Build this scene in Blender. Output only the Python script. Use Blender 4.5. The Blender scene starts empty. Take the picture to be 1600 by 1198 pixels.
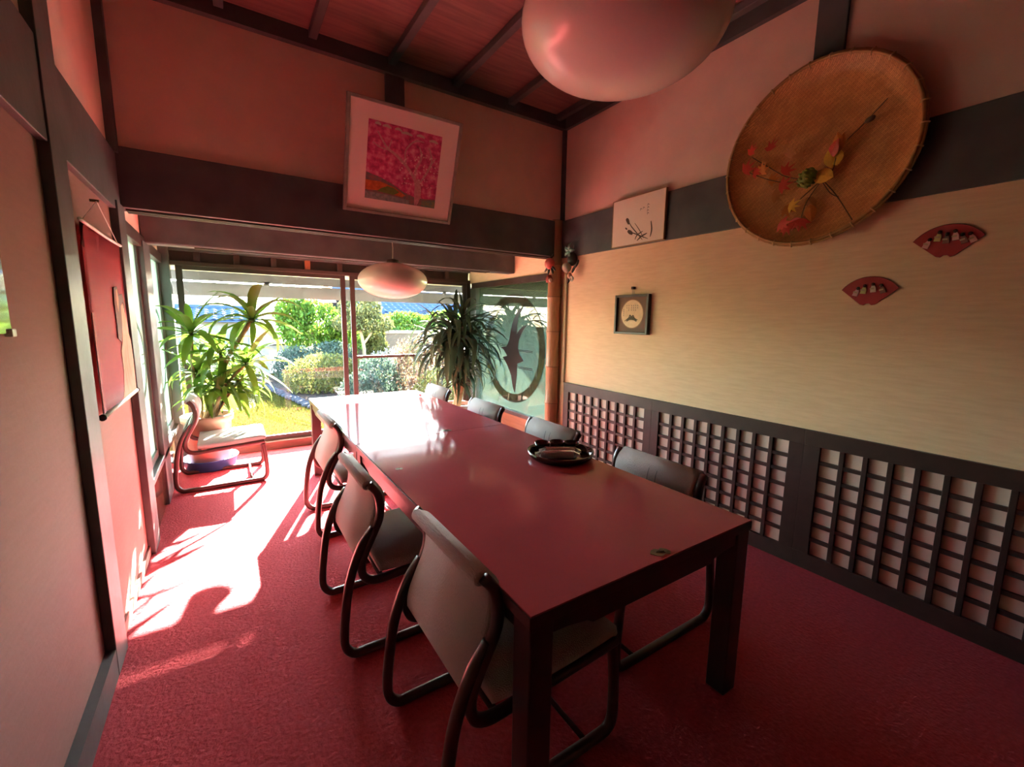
import bpy, bmesh, math, random
from mathutils import Vector, Matrix, Euler
random.seed(7)
PI = math.pi
SC = bpy.context.scene
COL = SC.collection

# ------------------------------------------------------------------ camera
F, YAW, PITCH, ROLL, CAMH = 678.85, 0.5788, -0.1446, 0.0137, 1.35
fwd0 = Vector((math.sin(YAW), math.cos(YAW), 0)); rt0 = Vector((math.cos(YAW), -math.sin(YAW), 0)); up0 = Vector((0, 0, 1))
fw = math.cos(PITCH) * fwd0 + math.sin(PITCH) * up0
up1 = -math.sin(PITCH) * fwd0 + math.cos(PITCH) * up0
rt = math.cos(ROLL) * rt0 + math.sin(ROLL) * up1
upv = -math.sin(ROLL) * rt0 + math.cos(ROLL) * up1
cd = bpy.data.cameras.new('camera'); cam = bpy.data.objects.new('camera', cd); COL.objects.link(cam)
cd.sensor_width = 36; cd.lens = F / 1600 * 36; cd.clip_start = 0.02; cd.clip_end = 500
m = Matrix.Identity(4)
for i in range(3):
    m[i][0], m[i][1], m[i][2] = rt[i], upv[i], -fw[i]
m[2][3] = CAMH
cam.matrix_world = m
SC.camera = cam
SC.view_settings.view_transform = 'Standard'; SC.view_settings.look = 'None'
SC.view_settings.gamma = 1; SC.view_settings.use_curve_mapping = False
SC.view_settings.exposure = 4.0
cy = SC.cycles; cy.max_bounces = 8; cy.diffuse_bounces = 5; cy.glossy_bounces = 3; cy.transmission_bounces = 4; cy.volume_bounces = 0; cy.transparent_max_bounces = 10

# ------------------------------------------------------------------ sky and sun
SUNTO = Vector((0.498, 1.309, 0.666)).normalized()
w = bpy.data.worlds.new('sky'); SC.world = w; w.use_nodes = True
nt = w.node_tree; nt.nodes.clear()
wo = nt.nodes.new('ShaderNodeOutputWorld'); bg = nt.nodes.new('ShaderNodeBackground'); sk = nt.nodes.new('ShaderNodeTexSky')
sk.sky_type = 'NISHITA'; sk.sun_disc = False; sk.sun_elevation = math.asin(SUNTO.z); sk.sun_rotation = math.atan2(SUNTO.x, SUNTO.y)
sk.altitude = 50; sk.air_density = 1.0; sk.dust_density = 0.4
bg.inputs['Strength'].default_value = 0.45
nt.links.new(sk.outputs[0], bg.inputs['Color']); nt.links.new(bg.outputs[0], wo.inputs['Surface'])
sd = bpy.data.lights.new('sun', 'SUN'); sun = bpy.data.objects.new('sun', sd); COL.objects.link(sun)
sd.energy = 20.0; sd.angle = math.radians(0.6); sd.color = (1.0, 0.93, 0.80)
sun.rotation_euler = (-SUNTO).to_track_quat('-Z', 'Y').to_euler(); sun.location = (3, 12, 8)

# ------------------------------------------------------------------ materials
MATS = {}
def mat(name, col, rough=0.6, spec=0.5, metal=0.0, var=0.0, vscale=8.0, vstretch=(1, 1, 1), bump=0.0, bscale=60.0, bstretch=(1, 1, 1),
        col2=None, transl=0.0, coat=0.0, island=0.0, coord='Object', emis=None, estr=0.0):
    if name in MATS: return MATS[name]
    mt = bpy.data.materials.new(name); mt.use_nodes = True; MATS[name] = mt
    t = mt.node_tree; N = t.nodes; L = t.links
    b = N['Principled BSDF']; out = N['Material Output']
    b.inputs['Base Color'].default_value = (*col, 1); b.inputs['Roughness'].default_value = rough
    b.inputs['Specular IOR Level'].default_value = spec; b.inputs['Metallic'].default_value = metal
    b.inputs['Coat Weight'].default_value = coat
    if emis: b.inputs['Emission Color'].default_value = (*emis, 1); b.inputs['Emission Strength'].default_value = estr
    tc = N.new('ShaderNodeTexCoord'); csock = None
    def mapped(st, sc):
        mp = N.new('ShaderNodeMapping'); mp.inputs['Scale'].default_value = [a * sc for a in st]
        L.new(tc.outputs[coord], mp.inputs['Vector']); return mp.outputs[0]
    if var > 0 or col2:
        nz = N.new('ShaderNodeTexNoise'); nz.inputs['Scale'].default_value = 1; nz.inputs['Detail'].default_value = 5
        L.new(mapped(vstretch, vscale), nz.inputs['Vector'])
        mx = N.new('ShaderNodeMix'); mx.data_type = 'RGBA'
        mr = N.new('ShaderNodeMapRange'); mr.inputs[1].default_value = 0.3; mr.inputs[2].default_value = 0.7
        L.new(nz.outputs['Fac'], mr.inputs[0]); L.new(mr.outputs[0], mx.inputs[0])
        c2 = col2 if col2 else tuple(c * (1 - var) for c in col)
        mx.inputs[6].default_value = (*col, 1); mx.inputs[7].default_value = (*c2, 1)
        csock = mx.outputs[2]
    if island > 0:
        gi = N.new('ShaderNodeNewGeometry'); hs = N.new('ShaderNodeHueSaturation')
        m1 = N.new('ShaderNodeMapRange'); m1.inputs[3].default_value = 1 - island; m1.inputs[4].default_value = 1 + island
        L.new(gi.outputs['Random Per Island'], m1.inputs[0]); L.new(m1.outputs[0], hs.inputs['Value'])
        m2 = N.new('ShaderNodeMapRange'); m2.inputs[3].default_value = 0.5 - island * .08; m2.inputs[4].default_value = 0.5 + island * .08
        wn = N.new('ShaderNodeTexWhiteNoise'); wn.noise_dimensions = '1D'; L.new(gi.outputs['Random Per Island'], wn.inputs['W'])
        L.new(wn.outputs['Value'], m2.inputs[0]); L.new(m2.outputs[0], hs.inputs['Hue'])
        if csock: L.new(csock, hs.inputs['Color'])
        else: hs.inputs['Color'].default_value = (*col, 1)
        csock = hs.outputs[0]
    if csock: L.new(csock, b.inputs['Base Color'])
    if bump > 0:
        nb = N.new('ShaderNodeTexNoise'); nb.inputs['Scale'].default_value = 1; nb.inputs['Detail'].default_value = 3
        L.new(mapped(bstretch, bscale), nb.inputs['Vector'])
        bp = N.new('ShaderNodeBump'); bp.inputs['Strength'].default_value = bump; bp.inputs['Distance'].default_value = 0.01
        L.new(nb.outputs['Fac'], bp.inputs['Height']); L.new(bp.outputs[0], b.inputs['Normal'])
    if transl > 0:
        tr = N.new('ShaderNodeBsdfTranslucent'); ms = N.new('ShaderNodeMixShader'); ms.inputs[0].default_value = transl
        tr.inputs['Color'].default_value = (*[min(1, c * 1.3) for c in col], 1)
        if csock: L.new(csock, tr.inputs['Color'])
        L.new(b.outputs[0], ms.inputs[1]); L.new(tr.outputs[0], ms.inputs[2]); L.new(ms.outputs[0], out.inputs['Surface'])
    return mt

def glass_mat(name, tint=(1, 1, 1), refl=1.0, haze=0.0, hazecol=(0.8, 0.9, 0.85), rough=0.0):
    mt = bpy.data.materials.new(name); mt.use_nodes = True; t = mt.node_tree; N = t.nodes; L = t.links; N.clear()
    out = N.new('ShaderNodeOutputMaterial'); tr = N.new('ShaderNodeBsdfTransparent'); tr.inputs[0].default_value = (*tint, 1)
    gl = N.new('ShaderNodeBsdfGlossy'); gl.inputs['Roughness'].default_value = rough
    fr = N.new('ShaderNodeFresnel'); fr.inputs['IOR'].default_value = 1.45
    mu = N.new('ShaderNodeMath'); mu.operation = 'MULTIPLY'; mu.inputs[1].default_value = refl; L.new(fr.outputs[0], mu.inputs[0])
    mx = N.new('ShaderNodeMixShader'); L.new(mu.outputs[0], mx.inputs[0]); L.new(tr.outputs[0], mx.inputs[1]); L.new(gl.outputs[0], mx.inputs[2])
    last = mx.outputs[0]
    if haze > 0:
        df = N.new('ShaderNodeBsdfDiffuse'); df.inputs[0].default_value = (*hazecol, 1)
        tl = N.new('ShaderNodeBsdfTranslucent'); tl.inputs[0].default_value = (*hazecol, 1)
        a = N.new('ShaderNodeMixShader'); a.inputs[0].default_value = 0.5; L.new(df.outputs[0], a.inputs[1]); L.new(tl.outputs[0], a.inputs[2])
        h = N.new('ShaderNodeMixShader'); h.inputs[0].default_value = haze; L.new(last, h.inputs[1]); L.new(a.outputs[0], h.inputs[2]); last = h.outputs[0]
    L.new(last, out.inputs['Surface']); MATS[name] = mt
    return mt

carpet = mat('carpet', (0.51, 0.072, 0.088), 0.95, 0.1, var=0.25, vscale=60, bump=0.7, bscale=75)
paper = mat('wallpaper', (0.87, 0.66, 0.42), 0.9, 0.2, col2=(0.79, 0.58, 0.355), vscale=9, vstretch=(1, 1, 9), bump=0.15, bscale=40, bstretch=(1, 1, 8))
plaster = mat('upper_plaster', (0.78, 0.57, 0.46), 0.95, 0.1, var=0.1, vscale=5, bump=0.1, bscale=200)
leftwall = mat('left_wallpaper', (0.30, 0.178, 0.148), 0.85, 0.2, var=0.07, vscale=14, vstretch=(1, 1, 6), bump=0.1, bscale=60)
beamm = mat('dark_timber', (0.115, 0.125, 0.125), 0.45, 0.4, var=0.4, vscale=5, vstretch=(1, 1, 1), bump=0.08, bscale=30)
railm = mat('dark_rail', (0.06, 0.035, 0.028), 0.4, 0.5, var=0.35, vscale=10)
ceilm = mat('ceiling_board', (0.26, 0.14, 0.12), 0.6, 0.3, var=0.35, vscale=3, vstretch=(1, 14, 1))
lattm = mat('lattice_wood', (0.052, 0.026, 0.020), 0.45, 0.4, var=0.3, vscale=12)
latback = mat('lattice_paper', (0.76, 0.60, 0.50), 0.9, 0.1, var=0.06, vscale=20)
bamboom = mat('bamboo', (0.50, 0.26, 0.13), 0.38, 0.5, var=0.3, vscale=18, vstretch=(6, 6, .6))
lacq = mat('red_lacquer', (0.48, 0.096, 0.108), 0.085, 0.08, var=0.12, vscale=4)
lacqdark = mat('dark_lacquer', (0.050, 0.024, 0.020), 0.33, 0.5, var=0.3, vscale=8)
chairwood = mat('chair_wood', (0.075, 0.034, 0.028), 0.30, 0.5, var=0.3, vscale=20)
fabric = mat('grey_fabric', (0.52, 0.49, 0.46), 0.9, 0.2, var=0.12, vscale=3, bump=0.5, bscale=220, bstretch=(1, 1.6, .25))
seamm = mat('seam', (0.16, 0.17, 0.17), 0.9)
white_glass = mat('opal_lamp', (0.86, 0.71, 0.64), 0.22, 0.5)
brass = mat('brass', (0.16, 0.10, 0.035), 0.5, metal=0.3, var=0.4, vscale=60)
sillm = mat('sill_wood', (0.16, 0.055, 0.035), 0.5, var=0.3, vscale=10, vstretch=(.5, 4, 4))
alum = mat('bronze_frame', (0.05, 0.036, 0.031), 0.5, 0.3)
glossy_brown = mat('glossy_brown', (0.12, 0.045, 0.022), 0.12, 0.6, var=0.4, vscale=5)
panelwood = mat('panel_wood', (0.36, 0.14, 0.06), 0.4, var=0.25, vscale=6, vstretch=(8, .6, 8))
glass = glass_mat('window_glass', (0.99, 1.0, 0.99), 0.9)
glass_side = glass_mat('side_glass', (0.78, 0.90, 0.82), 1.5, haze=0.022, hazecol=(0.55, 0.72, 0.6))
glass_left = glass_mat('left_glass', (0.62, 0.74, 0.62), 0.8, haze=0.3, hazecol=(0.72, 0.82, 0.66))

# ------------------------------------------------------------------ mesh helpers
def link(name, me, material, parent=None, loc=(0, 0, 0), rot=(0, 0, 0), smooth=False):
    o = bpy.data.objects.new(name, me); COL.objects.link(o)
    if material is not None:
        for mm in (material if isinstance(material, (list, tuple)) else [material]): me.materials.append(mm)
    if parent is not None: o.parent = parent
    o.location = loc; o.rotation_euler = rot
    if smooth: me.shade_smooth()
    return o
def mesh_bm(name, bm):
    me = bpy.data.meshes.new(name); bm.normal_update(); bm.to_mesh(me); bm.free(); return me
def box_bm(bm, x0, x1, y0, y1, z0, z1, mi=0):
    v = [bm.verts.new(p) for p in ((x0, y0, z0), (x1, y0, z0), (x1, y1, z0), (x0, y1, z0), (x0, y0, z1), (x1, y0, z1), (x1, y1, z1), (x0, y1, z1))]
    for f in ((0, 3, 2, 1), (4, 5, 6, 7), (0, 1, 5, 4), (1, 2, 6, 5), (2, 3, 7, 6), (3, 0, 4, 7)):
        fc = bm.faces.new([v[i] for i in f]); fc.material_index = mi
def box(name, x0, x1, y0, y1, z0, z1, material, parent=None, bev=0.0, loc=(0, 0, 0), rot=(0, 0, 0)):
    bm = bmesh.new(); box_bm(bm, x0, x1, y0, y1, z0, z1)
    if bev > 0: bmesh.ops.bevel(bm, geom=bm.edges[:], offset=bev, segments=2, affect='EDGES', profile=0.5)
    return link(name, mesh_bm(name, bm), material, parent, loc, rot)
def prism(name, pts, axis, a, b, material, parent=None, loc=(0, 0, 0), rot=(0, 0, 0), smooth=False):
    """polygon pts (2D) extruded along axis from a to b. axis x: pts=(y,z); y: (x,z); z: (x,y)"""
    def P(p, t):
        return {'x': (t, p[0], p[1]), 'y': (p[0], t, p[1]), 'z': (p[0], p[1], t)}[axis]
    bm = bmesh.new()
    v0 = [bm.verts.new(P(p, a)) for p in pts]; v1 = [bm.verts.new(P(p, b)) for p in pts]
    n = len(pts)
    bm.faces.new(v0[::-1]); bm.faces.new(v1)
    for i in range(n): bm.faces.new((v0[i], v0[(i + 1) % n], v1[(i + 1) % n], v1[i]))
    bmesh.ops.recalc_face_normals(bm, faces=bm.faces[:])
    return link(name, mesh_bm(name, bm), material, parent, loc, rot, smooth)
def catmull(pts, n=6, closed=False):
    P = [Vector(p) for p in pts]; out = []
    N = len(P)
    for i in range(N if closed else N - 1):
        if closed: p0, p1, p2, p3 = P[i - 1], P[i], P[(i + 1) % N], P[(i + 2) % N]
        else: p0, p1, p2, p3 = P[max(i - 1, 0)], P[i], P[i + 1], P[min(i + 2, N - 1)]
        for k in range(n):
            t = k / n
            out.append(0.5 * ((2 * p1) + (-p0 + p2) * t + (2 * p0 - 5 * p1 + 4 * p2 - p3) * t * t + (-p0 + 3 * p1 - 3 * p2 + p3) * t ** 3))
    if not closed: out.append(P[-1])
    return out
def tube_bm(bm, path, rad, seg=8, cap=True):
    path = [Vector(p) for p in path]; n = len(path)
    rads = rad if isinstance(rad, (list, tuple)) else [rad] * n
    prev = None; rings = []
    for i in range(n):
        t = (path[min(i + 1, n - 1)] - path[max(i - 1, 0)])
        if t.length < 1e-9: t = Vector((0, 0, 1))
        t.normalize()
        if prev is None:
            a = Vector((0, 0, 1)) if abs(t.z) < .9 else Vector((1, 0, 0)); nrm = t.cross(a).normalized()
        else:
            nrm = (prev - t * prev.dot(t)); nrm = nrm.normalized() if nrm.length > 1e-6 else t.orthogonal().normalized()
        prev = nrm; bn = t.cross(nrm)
        rings.append([bm.verts.new(path[i] + rads[i] * (math.cos(2 * PI * k / seg) * nrm + math.sin(2 * PI * k / seg) * bn)) for k in range(seg)])
    for i in range(n - 1):
        for k in range(seg): bm.faces.new((rings[i][k], rings[i][(k + 1) % seg], rings[i + 1][(k + 1) % seg], rings[i + 1][k]))
    if cap: bm.faces.new(rings[0][::-1]); bm.faces.new(rings[-1])
def tube(name, path, rad, material, parent=None, seg=8, loc=(0, 0, 0), rot=(0, 0, 0)):
    bm = bmesh.new(); tube_bm(bm, path, rad, seg); bmesh.ops.recalc_face_normals(bm, faces=bm.faces[:])
    return link(name, mesh_bm(name, bm), material, parent, loc, rot, True)
def lathe(name, prof, material, parent=None, seg=40, loc=(0, 0, 0), rot=(0, 0, 0), sx=1, sy=1, smooth=True):
    """prof: list of (r,z); closes to the axis where r==0"""
    bm = bmesh.new(); rings = []
    for r, z in prof:
        if r < 1e-6: rings.append([bm.verts.new((0, 0, z))])
        else: rings.append([bm.verts.new((sx * r * math.cos(2 * PI * k / seg), sy * r * math.sin(2 * PI * k / seg), z)) for k in range(seg)])
    for a, b in zip(rings[:-1], rings[1:]):
        for k in range(seg):
            k2 = (k + 1) % seg
            if len(a) == 1 and len(b) == 1: continue
            if len(a) == 1: bm.faces.new((a[0], b[k], b[k2]))
            elif len(b) == 1: bm.faces.new((a[k], a[k2], b[0]))
            else: bm.faces.new((a[k], a[k2], b[k2], b[k]))
    bmesh.ops.recalc_face_normals(bm, faces=bm.faces[:])
    return link(name, mesh_bm(name, bm), material, parent, loc, rot, smooth)
def sweep_planar(name, path, hw, y0, y1, material, parent=None, r=0.006):
    """strip following path (u,z) in the xz plane: thickness 2*hw (number or list) in plane, width y0..y1, rounded edges"""
    path = [Vector((p[0], p[1])) for p in path]; n = len(path); bm = bmesh.new(); rings = []
    for i in range(n):
        t = (path[min(i + 1, n - 1)] - path[max(i - 1, 0)]).normalized(); nn = Vector((-t.y, t.x))
        h = hw[i] if isinstance(hw, (list, tuple)) else hw
        rr = min(r, h * .8)
        sec = [(-h, y0 + rr), (-h, y1 - rr), (-h + rr, y1), (h - rr, y1), (h, y1 - rr), (h, y0 + rr), (h - rr, y0), (-h + rr, y0)]
        rings.append([bm.verts.new((path[i].x + nn.x * a, b, path[i].y + nn.y * a)) for a, b in sec])
    for i in range(n - 1):
        for k in range(8): bm.faces.new((rings[i][k], rings[i][(k + 1) % 8], rings[i + 1][(k + 1) % 8], rings[i + 1][k]))
    bm.faces.new(rings[0][::-1]); bm.faces.new(rings[-1])
    bmesh.ops.recalc_face_normals(bm, faces=bm.faces[:])
    return link(name, mesh_bm(name, bm), material, parent, smooth=True)
def tag(o, label, cat, group=None):
    o['label'] = label; o['category'] = cat
    if group: o['group'] = group
    return o
def thing(name, label, cat, loc=(0, 0, 0), rotz=0.0, group=None):
    o = bpy.data.objects.new(name, None); COL.objects.link(o); o.empty_display_size = 0.1
    o.location = loc; o.rotation_euler = (0, 0, rotz); return tag(o, label, cat, group)
def struct(o, label=None):
    o['kind'] = 'structure'
    if label: o['label'] = label
    return o
def copy_tree(o, parent=None):
    c = o.copy(); COL.objects.link(c); c.parent = parent
    for ch in list(o.children): copy_tree(ch, c)
    return c

# ------------------------------------------------------------------ room shell
XR, XL, YB, YW = 2.632, -0.46, 3.22, 5.0
ZCEIL = 3.10
struct(box('floor', XL - .1, XR + .1, -2.7, 5.06, -0.12, 0.0, carpet), 'red carpet covering the whole floor')
# right wall: wallpaper, lattice backing and upper plaster
wr = struct(box('wall_right', XR, XR + .12, -2.7, YB + .06, 0.0, 1.95, paper), 'beige streaked wallpaper wall on the right')
box('upper_wall', XR, XR + .12, -2.7, YB + .06, 1.95, ZCEIL + .1, plaster, wr)
box('paper_backing', XR - .003, XR, -2.5, 3.1, 0.05, 0.74, latback, wr)
# left wall
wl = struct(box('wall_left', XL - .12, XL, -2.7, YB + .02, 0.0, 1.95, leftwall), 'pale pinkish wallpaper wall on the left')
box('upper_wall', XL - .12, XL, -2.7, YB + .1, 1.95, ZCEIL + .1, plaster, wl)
struct(box('baseboard_left', XL, XL + .03, -2.6, 2.03, 0, 0.11, beamm))
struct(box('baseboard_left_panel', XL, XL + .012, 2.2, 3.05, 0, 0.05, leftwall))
# wall behind the camera, with a doorway to the rest of the house
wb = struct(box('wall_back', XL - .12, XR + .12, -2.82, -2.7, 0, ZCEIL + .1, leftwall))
# rear wall above the beam
struct(box('wall_rear', XL, XR, YB, YB + .1, 2.2, ZCEIL + .1, plaster), 'upper plaster wall over the opening to the window bay')
# beams and posts
t1 = struct(box('trim_1', XL, XR, YB - .015, YB + .115, 1.925, 2.237, beamm, bev=.004), 'heavy dark beam over the opening to the window bay')
for k, yy in enumerate((3.24, 3.275, 3.31)):
    box('groove_strip', XL + .04, XR - .04, yy, yy + .018, 1.914, 1.926, railm, t1)
struct(box('trim_2', XR - .02, XR, -2.7, YB - .02, 1.918, 2.243, beamm, bev=.003), 'dark band running along the right wall')
struct(box('trim_3', XL, XL + .026, -2.7, YB - .02, 1.887, 2.198, beamm, bev=.003), 'dark band running along the left wall')
struct(box('trim_4', XL, XL + .032, 2.03, 2.20, 0, ZCEIL, beamm, bev=.003), 'dark post on the left wall')
struct(box('trim_5', XL, XL + .034, 3.05, 3.24, 0, 1.93, beamm, bev=.003), 'dark post between left wall and window bay')
struct(box('trim_6', 1.021, 1.156, YB - .022, YB, 2.237, ZCEIL, beamm, bev=.003), 'short dark post on the upper rear wall')
struct(box('trim_7', XR - .022, XR, 1.08, 1.216, 2.243, ZCEIL, beamm, bev=.003), 'short dark post on the upper right wall')
struct(box('trim_8', XL, XL + .04, YB - .05, YB, 2.198, ZCEIL, beamm))
struct(box('trim_9', XR - .03, XR, YB - .03, YB, 2.243, ZCEIL, beamm))
struct(box('trim_10', XL, XR, YB - .045, YB, 3.008, ZCEIL, beamm), 'dark moulding under the ceiling along the rear wall')
struct(box('trim_11', XR - .035, XR, -2.7, YB - .045, 3.008, ZCEIL, beamm))
struct(box('trim_12', XL, XL + .035, -2.7, YB - .05, 3.008, ZCEIL, beamm))
# ceiling boards and battens
ce = struct(box('ceiling', XL - .1, XR + .1, -2.7, YB + .1, ZCEIL + .03, ZCEIL + .1, ceilm), 'dark reddish board ceiling with battens')
yy = YB - .02
while yy > -2.6:
    y0 = max(-2.7, yy - .437)
    prism('board', [(y0, ZCEIL + .022), (yy, ZCEIL + .008), (yy, ZCEIL + .0), (y0, ZCEIL + .012)], 'x', XL, XR, ceilm, ce)
    yy -= .44
for xx in (-.40, .08, .565, 1.06, 1.545, 2.03, 2.515):
    box('batten', xx - .024, xx + .024, -2.7, YB - .045, ZCEIL - .045, ZCEIL, beamm, ce, bev=.004)
# window bay
BAYTOP = 2.12
struct(box('ceiling_bay', XL - .12, XR + .12, YB + .115, YW + .06, BAYTOP, BAYTOP + .08, ceilm))
b2 = struct(box('trim_13', XL, XR, 4.0, 4.12, 1.845, BAYTOP, beamm, bev=.012), 'second dark beam across the window bay')
for yy in (4.02, 4.055, 4.09):
    box('groove_strip', XL + .3, XR - .3, yy, yy + .012, 1.838, 1.8455, railm, b2)
# ---- left side of the bay: glazed sliding screens
wlb = struct(box('wall_left_bay', XL - .12, XL, YB + .02, YW + .06, 1.88, BAYTOP, plaster))
struct(box('trim_14', XL - .03, XL + .022, 3.24, 4.94, 1.80, 1.88, railm, bev=.003), 'head rail above the left glazed screens')
struct(box('trim_15', XL - .06, XL + .03, 3.84, 4.14, 0, 1.845, beamm, bev=.004), 'broad dark post between the left glazed screens')
struct(box('trim_16', XL - .06, XL + .07, 4.93, 5.06, 0, BAYTOP, beamm, bev=.004), 'dark corner post left of the garden window')
kick = struct(box('trim_17', XL - .06, XL + .012, 3.24, 4.93, 0, 0.33, glossy_brown, bev=.003), 'glossy brown board below the left glazed screens')
box('cap_rail', XL - .06, XL + .03, 3.24, 4.93, 0.33, 0.37, railm, kick, bev=.004)
def ring_pts(cy, cz, r, n=72): return [(cy + r * math.cos(2 * PI * k / n), cz + r * math.sin(2 * PI * k / n)) for k in range(n)]
def ring_band(name, cy, cz, r0, r1, x0, x1, material, parent, a0=0.0, a1=2 * PI, n=72):
    bm = bmesh.new(); rows = []
    for k in range(n + 1):
        a = a0 + (a1 - a0) * k / n; c, s = math.cos(a), math.sin(a)
        rows.append([bm.verts.new(p) for p in ((x0, cy + r0 * c, cz + r0 * s), (x0, cy + r1 * c, cz + r1 * s), (x1, cy + r1 * c, cz + r1 * s), (x1, cy + r0 * c, cz + r0 * s))])
    for a, b in zip(rows[:-1], rows[1:]):
        for k in range(4): bm.faces.new((a[k], a[(k + 1) % 4], b[(k + 1) % 4], b[k]))
    bmesh.ops.recalc_face_normals(bm, faces=bm.faces[:])
    return link(name, mesh_bm(name, bm), material, parent)
etch = glass_mat('etched_band', (0.30, 0.29, 0.22), 1.0, haze=0.2, hazecol=(0.12, 0.11, 0.085))
etchl = glass_mat('etched_band_light', (0.42, 0.5, 0.45), 1.0, haze=0.4, hazecol=(0.34, 0.42, 0.36))
for n_, (a, b) in enumerate(((3.24, 3.84), (4.14, 4.93))):
    wn = struct(box('window_%d' % (n_ + 2), XL - .022, XL - .016, a + .03, b - .03, 0.40, 1.80, glass_left), 'pale green glass screen with a ring design on the left')
    box('stile', XL - .035, XL - .002, a, a + .035, 0.37, 1.80, railm, wn, bev=.003); box('stile', XL - .035, XL - .002, b - .035, b, 0.37, 1.80, railm, wn, bev=.003)
    box('bottom_rail', XL - .035, XL - .002, a + .035, b - .035, 0.37, 0.42, railm, wn, bev=.003)
    c_ = (a + b) / 2
    rr = (b - a) / 2 - .05
    ring_band('ring_design', c_ , 1.06, rr - .03, rr, XL - .0155, XL - .013, etchl, wn)
    for dz in (-.03, .03): box('ring_tick', XL - .0155, XL - .013, c_ + rr - .12, c_ + rr - .02, 1.06 + dz, 1.068 + dz, etchl, wn)
# ---- right side of the bay: one large pane with ring design
wrb = struct(box('wall_right_bay', XR, XR + .12, YB + .06, YW + .06, 1.80, BAYTOP, paper), 'beige wall strip above the right glass')
struct(box('trim_18', XR - .02, XR + .05, YB + .06, 4.96, 1.735, 1.80, railm, bev=.003), 'head rail above the right glass')
struct(box('trim_19', XR - .03, XR + .05, 4.82, 5.06, 0, 1.735, beamm, bev=.004), 'dark corner post right of the garden window')
kr = struct(box('trim_20', XR - .004, XR + .05, YB + .06, 4.82, 0, 0.30, panelwood), 'warm brown board below the right glass')
box('cap_rail', XR - .02, XR + .05, YB + .06, 4.82, 0.30, 0.345, railm, kr, bev=.004)
w4 = struct(box('window_4', XR + .015, XR + .021, YB + .06, 4.82, 0.345, 1.735, glass_side), 'large green-tinted pane with a ring and bird-like design')
ring_band('ring_design', 4.05, 1.035, .505, .60, XR + .008, XR + .0145, etch, w4)
inkm = mat('black_design', (0.012, 0.014, 0.013), 0.5)
bird = [(3.995, 0.55), (4.03, 0.62), (4.06, 0.74), (4.13, 0.85), (4.21, 0.93), (4.13, 0.95), (4.20, 1.02), (4.24, 1.04), (4.14, 1.06), (4.10, 1.13), (4.07, 1.25), (4.03, 1.36), (3.96, 1.45), (3.885, 1.50),
        (3.95, 1.40), (3.97, 1.30), (3.975, 1.20), (3.93, 1.25), (3.87, 1.29), (3.80, 1.31), (3.88, 1.24), (3.94, 1.14), (3.95, 1.05), (3.92, .98), (3.86, .92), (3.90, .90), (3.96, .88), (3.965, .75)]
prism('bird_design', [(4.04 + (p[0] - 4.04) * 1.2, p[1]) for p in bird], 'x', XR + .008, XR + .0145, inkm, w4)
for z0, (ya, yb) in ((1.06, (4.2, 4.56)), (0.90, (4.15, 4.5)), (1.03, (3.66, 3.95)), (1.015, (3.66, 3.95)), (.845, (3.66, 3.93)), (.83, (3.66, 3.93))):
    box('fine_line', XR + .009, XR + .0145, ya, yb, z0, z0 + .006, inkm, w4)
# ---- front garden window
w1 = struct(box('window_1', XL + .07, XR - .03, YW - .05, YW + .06, 0.0, 0.085, sillm, bev=.004), 'wide sliding window onto the garden')
box('head_beam', XL + .07, XR - .03, YW - .03, YW + .06, 1.925, BAYTOP, beamm, w1)
box('transom_back', XL + .07, XR - .03, YW + .03, YW + .05, 1.835, 1.925, railm, w1)
box('head_rail', XL + .07, XR - .03, YW - .03, YW + .06, 1.80, 1.835, alum, w1, bev=.003)
for xx in (-.19, .12, .43, .735, 1.05, 1.36, 1.67, 1.98, 2.29):
    box('transom_block', xx - .025, xx + .025, YW - .02, YW + .03, 1.835, 1.925, panelwood if xx > 0.6 and xx < .8 else railm, w1, bev=.002)
def sash(x0, x1, y, midz, nm):
    s = box('sash', x0, x0 + .05, y, y + .03, .085, 1.80, alum, w1, bev=.003)
    box('stile', x1 - .05, x1, y, y + .03, .085, 1.80, alum, s, bev=.003)
    box('top_rail', x0 + .05, x1 - .05, y + .002, y + .028, 1.765, 1.80, alum, s)
    box('bottom_rail', x0 + .05, x1 - .05, y + .002, y + .028, .085, .135, alum, s)
    if midz: box('mid_rail', x0 + .05, x1 - .05, y + .002, y + .028, midz - .015, midz + .015, alum, s)
    box('pane', x0 + .04, x1 - .04, y + .012, y + .017, .12, 1.775, glass, s)
sash(-.355, 1.105, YW + .012, None, 'l'); sash(1.145, 2.55, YW - .024, .92, 'r')
box('jamb', 2.555, 2.602, YW - .03, YW + .06, .085, 1.80, alum, w1)

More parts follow.
